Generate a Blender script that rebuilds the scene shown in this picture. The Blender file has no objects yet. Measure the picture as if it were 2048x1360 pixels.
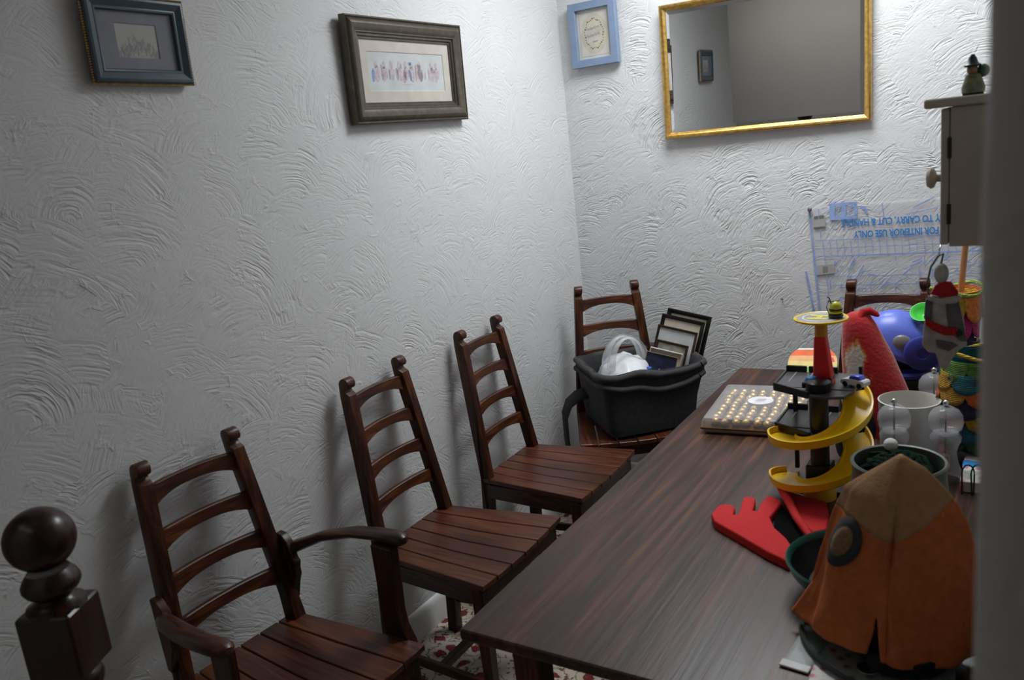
import bpy, bmesh, math, random
from mathutils import Matrix, Vector, noise
random.seed(7)
PI = math.pi
sin, cos = math.sin, math.cos
scn = bpy.context.scene
COL = scn.collection

# ------------------------------------------------------------------ camera, world, light, exposure
cam_d = bpy.data.cameras.new('camera')
cam = bpy.data.objects.new('camera', cam_d)
COL.objects.link(cam)
cam_d.sensor_width = 36.0
cam_d.lens = 36.0 * 1645.82 / 2048.0
cam_d.clip_start = 0.02
R_ = Vector((0.84526704, 0.52316281, -0.10873962))
U_ = Vector((-0.02983244, 0.24938747, 0.96794417))
F_ = Vector((-0.53351069, 0.81492733, -0.22640623))
cm = Matrix.Identity(4)
for i in range(3):
    cm[i][0] = R_[i]; cm[i][1] = U_[i]; cm[i][2] = -F_[i]
cm[0][3], cm[1][3], cm[2][3] = 2.0307, 0.0, 1.8139
cam.matrix_world = cm
cam_d.dof.use_dof = True
cam_d.dof.focus_distance = 4.0
cam_d.dof.aperture_fstop = 5.2
scn.camera = cam

world = bpy.data.worlds.new('world')
scn.world = world
world.use_nodes = True
world.node_tree.nodes['Background'].inputs[0].default_value = (0.75, 0.82, 0.95, 1)
world.node_tree.nodes['Background'].inputs[1].default_value = 0.25

def area(name, loc, target, sx, sy, power, colr):
    ld = bpy.data.lights.new(name, 'AREA')
    ld.shape = 'RECTANGLE'; ld.size = sx; ld.size_y = sy
    ld.energy = power; ld.color = colr
    o = bpy.data.objects.new(name, ld); COL.objects.link(o)
    o.location = loc
    d = Vector(target) - Vector(loc)
    o.rotation_euler = d.to_track_quat('-Z', 'Y').to_euler()
    return o
# daylight falling through the roof window over the far end of the room
area('daylight_roof_window', (1.12, 3.12, 3.06), (1.12, 3.12, 0), 0.92, 0.74, 44.0, (0.95, 0.98, 1.0))
# added fill light in the unseen hall, aimed at the grey front wall
area('hall_fill_light', (0.50, -0.30, 2.80), (0.50, -1.0, 1.95), 1.6, 0.3, 4.0, (1.0, 0.95, 0.88))

scn.view_settings.view_transform = 'Standard'
scn.view_settings.look = 'None'
scn.view_settings.exposure = -0.12
scn.view_settings.gamma = 1.0
scn.view_settings.use_curve_mapping = False

# ------------------------------------------------------------------ materials
def nodes(name):
    m = bpy.data.materials.new(name); m.use_nodes = True
    nt = m.node_tree
    return m, nt, nt.nodes['Principled BSDF']
def N(nt, t, **kw):
    n = nt.nodes.new(t)
    for k, v in kw.items():
        setattr(n, k, v)
    return n
def L(nt, a, b): nt.links.new(a, b)
def coords(nt, scale=(1, 1, 1), kind='Object'):
    tc = N(nt, 'ShaderNodeTexCoord'); mp = N(nt, 'ShaderNodeMapping')
    mp.inputs['Scale'].default_value = scale
    L(nt, tc.outputs[kind], mp.inputs[0])
    return mp.outputs[0]
def noise_n(nt, vec, scale, detail=3, rough=.5, dist=0):
    n = N(nt, 'ShaderNodeTexNoise')
    n.inputs['Scale'].default_value = scale; n.inputs['Detail'].default_value = detail
    n.inputs['Roughness'].default_value = rough; n.inputs['Distortion'].default_value = dist
    if vec is not None: L(nt, vec, n.inputs['Vector'])
    return n.outputs['Fac']
def ramp(nt, fac, stops):
    r = N(nt, 'ShaderNodeValToRGB')
    el = r.color_ramp.elements
    while len(el) < len(stops): el.new(.5)
    for e, (p, c) in zip(el, stops):
        e.position = p; e.color = (c[0], c[1], c[2], 1)
    L(nt, fac, r.inputs[0])
    return r.outputs[0]
def math_n(nt, op, a, b=None, c=None):
    n = N(nt, 'ShaderNodeMath', operation=op)
    for i, v in enumerate((a, b, c)):
        if v is None: continue
        if isinstance(v, (int, float)): n.inputs[i].default_value = v
        else: L(nt, v, n.inputs[i])
    return n.outputs[0]
def bump(nt, b, h, strength=.3, dist=.01):
    n = N(nt, 'ShaderNodeBump'); n.inputs['Strength'].default_value = strength
    n.inputs['Distance'].default_value = dist
    L(nt, h, n.inputs['Height']); L(nt, n.outputs[0], b.inputs['Normal'])
MC = {}
def pm(name, c, rough=.5, metal=0., var=.12, scale=25., bmp=0., spec=.5, coat=0.):
    """plain surface with a little procedural mottling"""
    if name in MC: return MC[name]
    m, nt, b = nodes(name)
    v = coords(nt)
    f = noise_n(nt, v, scale, 4)
    lo = [x * (1 - var) for x in c]; hi = [min(1, x * (1 + var)) for x in c]
    L(nt, ramp(nt, f, [(.3, lo), (.7, hi)]), b.inputs['Base Color'])
    b.inputs['Roughness'].default_value = rough
    b.inputs['Metallic'].default_value = metal
    b.inputs['Specular IOR Level'].default_value = spec
    b.inputs['Coat Weight'].default_value = coat
    if bmp: bump(nt, b, noise_n(nt, v, scale * 4, 3), bmp, .004)
    MC[name] = m
    return m
def wood(name, axis, dark, mid, light, rough=.34, fine=90., coat=.0, bstr=.15, spec=.5):
    if name in MC: return MC[name]
    m, nt, b = nodes(name)
    s = [fine, fine, fine]; s['xyz'.index(axis)] = fine * .045
    v = coords(nt, tuple(s))
    f = noise_n(nt, v, 1.0, 5, .62, .35)
    s2 = [9., 9., 9.]; s2['xyz'.index(axis)] = 1.1
    g = noise_n(nt, coords(nt, tuple(s2)), 1.0, 2, .5, .8)
    mix = math_n(nt, 'ADD', math_n(nt, 'MULTIPLY', f, .62), math_n(nt, 'MULTIPLY', g, .38))
    L(nt, ramp(nt, mix, [(.33, dark), (.5, mid), (.68, light)]), b.inputs['Base Color'])
    L(nt, math_n(nt, 'ADD', math_n(nt, 'MULTIPLY', f, .22), rough - .11), b.inputs['Roughness'])
    b.inputs['Coat Weight'].default_value = coat
    b.inputs['Coat Roughness'].default_value = .25
    b.inputs['Specular IOR Level'].default_value = spec
    bump(nt, b, f, bstr, .0015)
    MC[name] = m
    return m

def plaster(name, base, seed, fan=3.3, freq=330., strength=.55, off=(.06, .13), plane='yz', gain=1.0, spread=.22):
    """combed (swirled) plaster: overlapping fans of concentric strokes, with trowel snags"""
    m, nt, b = nodes(name)
    tc = N(nt, 'ShaderNodeTexCoord'); sp = N(nt, 'ShaderNodeSeparateXYZ'); L(nt, tc.outputs['Object'], sp.inputs[0])
    cx = N(nt, 'ShaderNodeCombineXYZ')
    L(nt, sp.outputs['XYZ'.index(plane[0].upper())], cx.inputs[0]); L(nt, sp.outputs[2], cx.inputs[1])
    cx.inputs[2].default_value = seed
    P = cx.outputs[0]
    nz = N(nt, 'ShaderNodeTexNoise'); nz.inputs['Scale'].default_value = 5.; nz.inputs['Detail'].default_value = 3
    L(nt, P, nz.inputs['Vector'])
    wob = N(nt, 'ShaderNodeVectorMath', operation='MULTIPLY_ADD')
    L(nt, nz.outputs['Color'], wob.inputs[0]); wob.inputs[1].default_value = (.045, .045, 0); L(nt, P, wob.inputs[2])
    hs = []
    for k, (sc, sd, fr) in enumerate(((fan, 0., freq), (fan * 1.6, 3.7, freq * 1.15))):
        ad = N(nt, 'ShaderNodeVectorMath', operation='ADD'); L(nt, wob.outputs[0], ad.inputs[0]); ad.inputs[1].default_value = (sd, sd * .7, 0)
        vo = N(nt, 'ShaderNodeTexVoronoi', voronoi_dimensions='2D'); vo.inputs['Scale'].default_value = sc
        vo.inputs['Randomness'].default_value = 1.0
        L(nt, ad.outputs[0], vo.inputs['Vector'])
        # centre of the sweep lies well below its own patch, so only arcs show
        off_n = N(nt, 'ShaderNodeVectorMath', operation='MULTIPLY_ADD')
        L(nt, vo.outputs['Color'], off_n.inputs[0]); off_n.inputs[1].default_value = (spread, .08, 0)
        off_n.inputs[2].default_value = (off[0] - spread * .5, -off[1] - .04, 0)
        c = N(nt, 'ShaderNodeVectorMath', operation='ADD'); L(nt, vo.outputs['Position'], c.inputs[0]); L(nt, off_n.outputs[0], c.inputs[1])
        d = N(nt, 'ShaderNodeVectorMath', operation='SUBTRACT'); L(nt, ad.outputs[0], d.inputs[0]); L(nt, c.outputs[0], d.inputs[1])
        d2 = N(nt, 'ShaderNodeVectorMath', operation='MULTIPLY'); L(nt, d.outputs[0], d2.inputs[0]); d2.inputs[1].default_value = (1, 1, 0)
        ln = N(nt, 'ShaderNodeVectorMath', operation='LENGTH'); L(nt, d2.outputs[0], ln.inputs[0])
        n1 = N(nt, 'ShaderNodeTexNoise', noise_dimensions='2D')
        cb = N(nt, 'ShaderNodeCombineXYZ'); L(nt, math_n(nt, 'MULTIPLY', ln.outputs['Value'], fr * .22), cb.inputs[0])
        sepc = N(nt, 'ShaderNodeSeparateColor'); L(nt, vo.outputs['Color'], sepc.inputs[0])
        lowf = noise_n(nt, P, 7.0, 2)
        L(nt, math_n(nt, 'ADD', math_n(nt, 'MULTIPLY', sepc.outputs[0], 40.), math_n(nt, 'MULTIPLY', lowf, 5.)), cb.inputs[1])
        L(nt, cb.outputs[0], n1.inputs['Vector']); n1.inputs['Scale'].default_value = 1.0; n1.inputs['Detail'].default_value = 2.5
        st = math_n(nt, 'ABSOLUTE', math_n(nt, 'SUBTRACT', n1.outputs['Fac'], .47))
        # strokes are heavy in some fans, nearly smoothed away in others, and fade with a patchy mask
        patch = ramp(nt, noise_n(nt, P, 8.5, 3, .6), [(.36, (.10, .10, .10)), (.62, (1, 1, 1))])
        amp = math_n(nt, 'MULTIPLY', math_n(nt, 'ADD', math_n(nt, 'MULTIPLY', sepc.outputs[1], 1.0), .45), patch)
        hs.append(math_n(nt, 'MULTIPLY', st, math_n(nt, 'MULTIPLY', amp, -1.9)))
    pick = ramp(nt, noise_n(nt, P, 3.1, 2), [(.44, (0, 0, 0)), (.56, (1, 1, 1))])
    mx = N(nt, 'ShaderNodeMix'); L(nt, pick, mx.inputs['Factor']); L(nt, hs[0], mx.inputs['A']); L(nt, hs[1], mx.inputs['B'])
    snag = ramp(nt, noise_n(nt, P, 17., 4, .6, 1.2), [(.60, (0, 0, 0)), (.74, (1, 1, 1))])
    fl = noise_n(nt, P, 120., 3)
    h = math_n(nt, 'ADD', mx.outputs['Result'], math_n(nt, 'MULTIPLY', snag, .30 * gain))
    h = math_n(nt, 'ADD', h, math_n(nt, 'MULTIPLY', fl, .10))
    h = math_n(nt, 'ADD', h, math_n(nt, 'MULTIPLY', noise_n(nt, P, 9., 2), .35))
    bump(nt, b, h, strength, .011)
    dirt = noise_n(nt, P, 2.0, 3)
    L(nt, ramp(nt, dirt, [(.3, [x * .96 for x in base]), (.7, base)]), b.inputs['Base Color'])
    b.inputs['Roughness'].default_value = .62
    b.inputs['Specular IOR Level'].default_value = .35
    return m

def carpet(name):
    m, nt, b = nodes(name)
    v = coords(nt)
    wv = N(nt, 'ShaderNodeTexNoise'); wv.inputs['Scale'].default_value = 7; L(nt, v, wv.inputs['Vector'])
    w = N(nt, 'ShaderNodeVectorMath', operation='MULTIPLY_ADD'); L(nt, wv.outputs['Color'], w.inputs[0])
    w.inputs[1].default_value = (.09, .09, 0); L(nt, v, w.inputs[2])
    vo = N(nt, 'ShaderNodeTexVoronoi', voronoi_dimensions='2D'); vo.inputs['Scale'].default_value = 10.5; L(nt, w.outputs[0], vo.inputs['Vector'])
    petal = noise_n(nt, w.outputs[0], 60, 3, .7)
    dd = math_n(nt, 'ADD', vo.outputs['Distance'], math_n(nt, 'MULTIPLY', petal, .34))
    c1 = ramp(nt, dd, [(.30, (.19, .018, .02)), (.37, (.10, .012, .02)), (.40, (.55, .47, .36)), (.62, (.60, .52, .42)), (.64, (.07, .10, .05)), (.70, (.58, .50, .40))])
    sp = noise_n(nt, v, 55, 2)
    mx = N(nt, 'ShaderNodeMix', data_type='RGBA'); L(nt, ramp(nt, sp, [(.58, (0, 0, 0)), (.64, (1, 1, 1))]), mx.inputs['Factor'])
    L(nt, c1, mx.inputs[6]); mx.inputs[7].default_value = (.16, .08, .05, 1)
    L(nt, mx.outputs[2], b.inputs['Base Color'])
    b.inputs['Roughness'].default_value = .95
    bump(nt, b, noise_n(nt, v, 420, 2), .5, .004)
    return m

def clear(name, tint=(1, 1, 1), alpha=.8, rough=.05, body=(.9, .9, .9)):
    """thin clear plastic or pane: mostly transparent, with a glossy skin and a little haze"""
    if name in MC: return MC[name]
    m, nt, b = nodes(name)
    tr = N(nt, 'ShaderNodeBsdfTransparent'); tr.inputs[0].default_value = (*tint, 1)
    mx = N(nt, 'ShaderNodeMixShader')
    b.inputs['Base Color'].default_value = (*body, 1); b.inputs['Roughness'].default_value = rough
    n = noise_n(nt, coords(nt), 14, 3)
    L(nt, math_n(nt, 'ADD', math_n(nt, 'MULTIPLY', n, .16), alpha - .08), mx.inputs[0])
    L(nt, b.outputs[0], mx.inputs[1]); L(nt, tr.outputs[0], mx.inputs[2])
    L(nt, mx.outputs[0], nt.nodes['Material Output'].inputs[0])
    MC[name] = m
    return m
def glass(name, tint=(1, 1, 1), rough=.02, ior=1.47):
    if name in MC: return MC[name]
    m, nt, b = nodes(name)
    b.inputs['Base Color'].default_value = (*tint, 1)
    b.inputs['Transmission Weight'].default_value = 1.0
    b.inputs['Roughness'].default_value = rough; b.inputs['IOR'].default_value = ior
    v = coords(nt); bump(nt, b, noise_n(nt, v, 60, 1), .04, .002)
    MC[name] = m
    return m

CH = dict(dark=(.008, .003, .002), mid=(.038, .0110, .0042), light=(.135, .040, .0105))
W_X = wood('chair_wood_along_x', 'x', **CH, rough=.33, spec=.5)
W_Y = wood('chair_wood_along_y', 'y', dark=(.012, .0042, .0023), mid=(.062, .0175, .0060), light=(.19, .058, .014), rough=.38, spec=.4)
W_Z = wood('chair_wood_along_z', 'z', **CH, rough=.38, spec=.38)
SEAT = wood('seat_wood', 'x', dark=(.020, .0065, .0035), mid=(.078, .021, .0078), light=(.18, .052, .017), rough=.36, spec=.55)
TABLE = wood('table_wood', 'y', dark=(.009, .004, .003), mid=(.046, .0175, .0095), light=(.145, .052, .024), rough=.40, fine=52., bstr=.6, spec=.48)
NEWEL = wood('newel_wood', 'z', dark=(.006, .002, .0015), mid=(.022, .0055, .003), light=(.05, .012, .006), rough=.30, coat=.15, spec=.4)
BLACKP = pm('black_plastic', (.008, .008, .009), .35, var=.1)
WHITEG = pm('white_paint', (.72, .72, .70), .4, var=.04)

# ------------------------------------------------------------------ mesh helpers
class MB:
    def __init__(s): s.v = []; s.f = []; s.m = []
    def add(s, vs, fs, mi=0):
        o = len(s.v); s.v += [tuple(p) for p in vs]
        for f in fs: s.f.append(tuple(i + o for i in f)); s.m.append(mi)
        return s
    def box(s, x0, x1, y0, y1, z0, z1, mi=0):
        v = [(x, y, z) for x in (x0, x1) for y in (y0, y1) for z in (z0, z1)]
        return s.add(v, [(0, 1, 3, 2), (4, 6, 7, 5), (0, 4, 5, 1), (2, 3, 7, 6), (0, 2, 6, 4), (1, 5, 7, 3)], mi)
    def hexa(s, bot, top, mi=0):
        n = len(bot); v = list(bot) + list(top)
        f = [tuple(range(n))[::-1], tuple(range(n, 2 * n))]
        f += [(i, (i + 1) % n, n + (i + 1) % n, n + i) for i in range(n)]
        return s.add(v, f, mi)
    def loft(s, rings, mi=0, cap=True, closed=True):
        n = len(rings[0]); v = [p for r in rings for p in r]; f = []
        for k in range(len(rings) - 1):
            for i in range(n if closed else n - 1):
                j = (i + 1) % n
                f.append((k * n + i, k * n + j, (k + 1) * n + j, (k + 1) * n + i))
        if cap and closed:
            f.append(tuple(range(n))[::-1]); f.append(tuple(range((len(rings) - 1) * n, len(rings) * n)))
        return s.add(v, f, mi)
    def lathe(s, prof, seg=24, c=(0, 0, 0), mi=0, cap=True, sx=1., sy=1.):
        rings = [[(c[0] + r * sx * cos(2 * PI * i / seg), c[1] + r * sy * sin(2 * PI * i / seg), c[2] + z) for i in range(seg)] for r, z in prof]
        return s.loft(rings, mi, cap)
    def tube(s, pts, r, seg=8, mi=0, cap=True):
        P = [Vector(p) for p in pts]; rings = []
        rr = r if isinstance(r, (list, tuple)) else [r] * len(P)
        up = Vector((0, 0, 1))
        for i, p in enumerate(P):
            t = (P[min(i + 1, len(P) - 1)] - P[max(i - 1, 0)]).normalized()
            a = t.cross(up)
            if a.length < 1e-3: a = t.cross(Vector((1, 0, 0)))
            a.normalize(); b = a.cross(t)
            rings.append([tuple(p + (a * cos(2 * PI * k / seg) + b * sin(2 * PI * k / seg)) * rr[i]) for k in range(seg)])
        return s.loft(rings, mi, cap)
    def ball(s, c, rx, ry=None, rz=None, seg=16, ring=10, mi=0):
        ry = ry or rx; rz = rz or rx
        rings = []
        for k in range(ring + 1):
            a = -PI / 2 + PI * k / ring; q = max(cos(a), .02)
            rings.append([(c[0] + rx * q * cos(2 * PI * i / seg), c[1] + ry * q * sin(2 * PI * i / seg), c[2] + rz * sin(a)) for i in range(seg)])
        return s.loft(rings, mi)
    def poly(s, pts, n0, n1, plane='xy', mi=0):
        """extrude a 2-D outline between two offsets along the plane's normal"""
        def m(p, n):
            return {'xy': (p[0], p[1], n), 'xz': (p[0], n, p[1]), 'yz': (n, p[0], p[1])}[plane]
        return s.hexa([m(p, n0) for p in pts], [m(p, n1) for p in pts], mi)
    def sheet(s, grid, mi=0):
        nr, nc = len(grid), len(grid[0]); v = [p for r in grid for p in r]
        return s.add(v, [(a * nc + b, a * nc + b + 1, (a + 1) * nc + b + 1, (a + 1) * nc + b) for a in range(nr - 1) for b in range(nc - 1)], mi)
    def build(s, name, mats, parent=None, bevel=0., seg=1, smooth=35., sub=0, solid=0., disp=None, loc=None, rot=None):
        me = bpy.data.meshes.new(name)
        me.from_pydata(s.v, [], s.f)
        if not isinstance(mats, (list, tuple)): mats = [mats]
        for m in mats: me.materials.append(m)
        for p, mi in zip(me.polygons, s.m): p.material_index = mi
        bm = bmesh.new(); bm.from_mesh(me)
        bmesh.ops.recalc_face_normals(bm, faces=bm.faces)
        if bevel:
            ed = [e for e in bm.edges if len(e.link_faces) == 2 and e.calc_face_angle(0) > .5]
            bmesh.ops.bevel(bm, geom=ed, offset=bevel, segments=seg, affect='EDGES', profile=.6)
        if disp:
            for v in bm.verts: v.co = Vector(disp(v.co))
        bm.to_mesh(me); bm.free()
        if smooth:
            me.polygons.foreach_set('use_smooth', [True] * len(me.polygons))
            me.set_sharp_from_angle(angle=math.radians(smooth))
        o = bpy.data.objects.new(name, me); COL.objects.link(o)
        if parent: o.parent = parent
        if solid:
            md = o.modifiers.new('thick', 'SOLIDIFY'); md.thickness = solid; md.offset = 0
        if sub:
            md = o.modifiers.new('sub', 'SUBSURF'); md.levels = sub; md.render_levels = sub
        if loc: o.location = loc
        if rot: o.rotation_euler = rot
        return o
def tag(o, label, cat, group=None):
    o['label'] = label; o['category'] = cat
    if group: o['group'] = group
    return o
def thing(name, label, cat, loc=(0, 0, 0), rz=0., group=None, mat=None):
    o = bpy.data.objects.new(name, None); COL.objects.link(o)
    o.empty_display_size = .05
    if mat is not None: o.matrix_world = mat
    else: o.location = loc; o.rotation_euler = (0, 0, rz)
    return tag(o, label, cat, group)
def struct(mb, name, mat, **k):
    o = mb.build(name, mat, **k); o['kind'] = 'structure'; return o
def text_mesh(body, size, name, mat, parent, loc, rot=0., extrude=.0004, align='CENTER'):
    cu = bpy.data.curves.new('txt', 'FONT'); cu.body = body; cu.size = size
    cu.align_x = align; cu.align_y = 'CENTER'; cu.extrude = extrude; cu.offset = size * .022
    to = bpy.data.objects.new('txt', cu); COL.objects.link(to)
    dg = bpy.context.evaluated_depsgraph_get()
    me = bpy.data.meshes.new_from_object(to.evaluated_get(dg)); me.name = name
    bpy.data.objects.remove(to)
    me.materials.clear(); me.materials.append(mat)
    o = bpy.data.objects.new(name, me); COL.objects.link(o)
    o.parent = parent; o.location = loc; o.rotation_euler = (0, 0, rot)
    return o
def basis(u, v, n, loc):
    m = Matrix.Identity(4)
    for i in range(3):
        m[i][0] = u[i]; m[i][1] = v[i]; m[i][2] = n[i]; m[i][3] = loc[i]
    return m
def copy_thing(root, loc=None, rz=None, label=None):
    c = root.copy(); COL.objects.link(c)
    if loc: c.location = loc
    if rz is not None: c.rotation_euler = (0, 0, rz)
    if label: c['label'] = label
    for ch in list(root.children):
        d = ch.copy(); COL.objects.link(d); d.parent = c
        for g in list(ch.children):
            e = g.copy(); COL.objects.link(e); e.parent = d
    return c
def lerp(a, b, t): return a + (b - a) * t

# ------------------------------------------------------------------ the room
D = 3.841; H = 2.93
PL = plaster('plaster_left', (.68, .685, .69), 1.3, fan=4.6, freq=270., strength=.42, plane='yz', off=(.0, .19), spread=.30, gain=1.3)
PB = plaster('plaster_back', (.68, .685, .69), 5.1, fan=4.8, freq=270., strength=.66, plane='xz', off=(.09, .17), spread=.2, gain=.8)
GREY = pm('hall_grey_paint', (.60, .595, .58), .8, var=.03, scale=3)
CEIL = pm('ceiling_paint', (.75, .75, .74), .8, var=.03, scale=3)
struct(MB().box(-.15, 0, .72, D + .15, -.02, H), 'wall_left', PL)
struct(MB().box(0, 2.35, D, D + .15, -.02, H), 'wall_back', PB)
# right wall: its rough plastered end stands beside the camera
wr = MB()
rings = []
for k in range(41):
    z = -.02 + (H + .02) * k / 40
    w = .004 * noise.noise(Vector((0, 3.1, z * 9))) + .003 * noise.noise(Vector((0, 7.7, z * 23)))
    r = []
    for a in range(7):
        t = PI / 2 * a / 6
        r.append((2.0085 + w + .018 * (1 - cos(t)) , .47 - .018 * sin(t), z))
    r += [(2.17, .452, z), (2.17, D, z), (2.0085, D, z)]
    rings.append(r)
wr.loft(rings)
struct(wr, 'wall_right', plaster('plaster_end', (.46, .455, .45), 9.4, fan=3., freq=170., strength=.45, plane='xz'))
struct(MB().box(-1.75, 3.3, -1.15, -1.0, -.02, H), 'wall_front', GREY)
struct(MB().box(-1.75, -1.6, -1.0, .87, -.02, H), 'wall_hall_left', GREY)
struct(MB().box(-1.6, -.15, .72, .87, -.02, H), 'wall_hall_side', GREY)
struct(MB().box(3.15, 3.3, -1.0, .6, -.02, H), 'wall_hall_right', GREY)
struct(MB().box(2.17, 3.15, .452, .6, -.02, H), 'wall_hall_back', GREY)
struct(MB().box(-1.75, 3.3, -1.15, D + .15, -.16, -.04), 'floor', carpet('floral_carpet'))
# ceiling with the opening of a roof window
cl = MB(); x0, x1, y0, y1 = .62, 1.62, 2.72, 3.52
for b in ((-1.75, 3.3, -1.15, y0), (-1.75, 3.3, y1, D + .15), (-1.75, x0, y0, y1), (x1, 3.3, y0, y1)):
    cl.box(b[0], b[1], b[2], b[3], H, H + .12)
struct(cl, 'ceiling', CEIL)
wn = MB()
for b in ((x0, x1, y0, y0 + .03), (x0, x1, y1 - .03, y1), (x0, x0 + .03, y0, y1), (x1 - .03, x1, y0, y1)):
    wn.box(b[0], b[1], b[2], b[3], H + .12, H + .22)
win = struct(wn, 'window_1', WHITEG, bevel=.003)
MB().box(x0 + .02, x1 - .02, y0 + .02, y1 - .02, H + .19, H + .196).build('pane', clear('roof_pane', alpha=.92), win)
# skirting along the left and back walls
bb = MB(); prof = [(0.0, -.04), (.018, -.04), (.018, .055), (.012, .07), (.006, .078), (0, .08)]
bb.loft([[(x, y, z) for x, z in prof] for y in (.72, D)])
struct(bb, 'baseboard_left', WHITEG)
bb = MB(); bb.loft([[(x, D - a, z) for a, z in prof] for x in (.018, 2.01)])
struct(bb, 'baseboard_back', WHITEG)

# ------------------------------------------------------------------ chairs
def cx_(z): return .137 - .09 * (z - .5) / .6 if z > .5 else .137 - .03 * (.5 - z) / .5
def py_(z): return .190 - .050 * (z - .5) / .6 if z > .5 else .190
def post(s):
    hd = .022; pr = []
    for z in (-.04, .2, .5, .8, 1.03, 1.054): pr.append((cx_(z) + hd, z))
    c = cx_(1.09)
    pr += [(c + .018, 1.060), (c + .010, 1.066), (c + .006, 1.073)]
    for k in range(9):
        a = math.radians(-35 + 215 * k / 8); pr.append((c + .004 + .022 * cos(a), 1.092 + .022 * sin(a)))
    for z in (1.05, .8, .5, .2, -.04): pr.append((cx_(z) - hd, z))
    hw = .0195
    return MB().hexa([(x, s * py_(z) - hw, z) for x, z in pr], [(x, s * py_(z) + hw, z) for x, z in pr])
def rail(zt, hE=.056, hC=.031):
    n = 12; rings = []
    half = py_(zt) - .017
    for k in range(n + 1):
        u = -1 + 2 * k / n
        bow = .010 * (1 - u * u)                       # slats bow back a little
        zb = zt - lerp(hC, hE, min(1, abs(u) ** 2.6))
        top = zt + .004 * (1 - u * u)
        y = half * u
        xb, xt = cx_(zb) - bow, cx_(zt) - bow
        rings.append([(xb - .009, y, zb), (xb + .009, y, zb), (xt + .009, y, top), (xt - .009, y, top)])
    return MB().loft(rings)
def seat_plank(i, n):
    xa, xb = .112, .606; g = .0022
    def yl(x, t): return lerp(-1, 1, t) * lerp(.205, .262, (x - xa) / (xb - xa))
    def dip(x, y):
        w = lerp(.205, .262, (x - xa) / (xb - xa))
        return .500 - .014 * (1 - (y / w) ** 2) * min(1, (x - xa) / .25)
    rings = []
    for k in range(7):
        x = lerp(xa, xb, k / 6)
        y0, y1 = yl(x, i / n) + g, yl(x, (i + 1) / n) - g
        ym = (y0 + y1) / 2
        rings.append([(x, y0, dip(x, y0) - .020), (x, y1, dip(x, y1) - .020), (x, y1, dip(x, y1)), (x, ym, dip(x, ym)), (x, y0, dip(x, y0))])
    return MB().loft(rings)
def make_chair(label, loc, rz, arm=False):
    t = thing('armchair' if arm else 'dining_chair', label, 'chair', loc, rz, 'ladder-back oak chairs around the table')
    for s in (-1, 1):
        post(s).build('back_post', W_Z, t, bevel=.003, seg=2)
    for z in (1.043, .919, .795, .671):
        rail(z).build('back_slat', W_Y, t, bevel=.0025)
    for i in range(6):
        seat_plank(i, 6).build('seat_plank', SEAT, t, bevel=.0022)
    ap = MB()
    ap.hexa([(.56, -.222, .415), (.59, -.222, .415), (.59, .222, .415), (.56, .222, .415)], [(.56, -.222, .466), (.59, -.222, .466), (.59, .222, .466), (.56, .222, .466)])
    for s in (-1, 1):
        ap.hexa([(.14, s * .185, .415), (.14, s * .207, .415), (.58, s * .247, .415), (.58, s * .225, .415)], [(.14, s * .185, .476), (.14, s * .207, .476), (.58, s * .247, .476), (.58, s * .225, .476)])
    ap.box(.122, .146, -.18, .18, .415, .476)
    ap.build('seat_frame', W_X, t, bevel=.002)
    for s in (-1, 1):
        y = s * .226
        MB().hexa([(.553, y - .017, -.04), (.587, y - .017, -.04), (.587, y + .017, -.04), (.553, y + .017, -.04)],
                  [(.546, y - .022, .465), (.590, y - .022, .465), (.590, y + .022, .465), (.546, y + .022, .465)]).build('front_leg', W_Z, t, bevel=.003)
        MB().hexa([(.13, s * .185, .09), (.13, s * .203, .09), (.57, s * .235, .09), (.57, s * .217, .09)], [(.13, s * .185, .125), (.13, s * .203, .125), (.57, s * .235, .125), (.57, s * .217, .125)]).build('side_stretcher', W_X, t, bevel=.002)
    MB().box(.335, .36, -.21, .21, .092, .122).build('cross_stretcher', W_Y, t, bevel=.002)
    if arm:
        for s in (-1, 1):
            # arm: rises from the post, sweeps out and forward to a rounded nose
            rings = []
            ctl = [(.115, .200, .700, .020, .022), (.16, .222, .722, .022, .020), (.25, .256, .758, .026, .016), (.36, .282, .780, .029, .015), (.45, .290, .788, .030, .016), (.52, .288, .793, .030, .019), (.548, .287, .793, .026, .018), (.560, .286, .792, .014, .010)]
            for x, y, z, hw, hh in ctl:
                rings.append([(x, s * y + hw * cos(a), z + hh * sin(a)) for a in [2 * PI * (k + .5) / 10 for k in range(10)]])
            MB().loft(rings).build('arm', W_X, t, smooth=50)
            # shaped support under the arm, flaring where it meets the seat
            pr = [(.455, .775), (.535, .775), (.532, .66), (.528, .58), (.535, .53), (.556, .49), (.565, .44), (.47, .44), (.462, .5), (.458, .6)]
            MB().hexa([(x, s * .262 - .014, z) for x, z in pr], [(x, s * .262 + .014 + s * .006, z) for x, z in pr]).build('arm_support', W_Z, t, bevel=.003)
            # scrolled bracket on the outside of the post behind the arm
            pr = [(.100, .765), (.128, .762), (.150, .740), (.158, .715), (.162, .690), (.172, .678), (.165, .655), (.166, .635), (.150, .60), (.135, .55), (.115, .555)]
            MB().hexa([(x, s * .205 - .013, z) for x, z in pr], [(x, s * .205 + .013, z) for x, z in pr]).build('arm_bracket', W_Z, t, bevel=.003)
    return t
rz = math.radians
make_chair('dark oak armchair nearest the newel post, with curved arms', (0, 1.322, 0), rz(-4.5), arm=True)
c2 = make_chair('dark oak side chair between the armchair and the next side chair along the left wall', (0, 2.104, 0), rz(0.5))
copy_thing(c2, (0, 2.775, 0), rz(1.0), 'farthest bare-seated oak side chair along the left wall, before the corner')
copy_thing(c2, (.213, 3.672, 0), rz(-55), 'oak chair turned across the corner with a dark grey bin on its seat')
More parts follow.
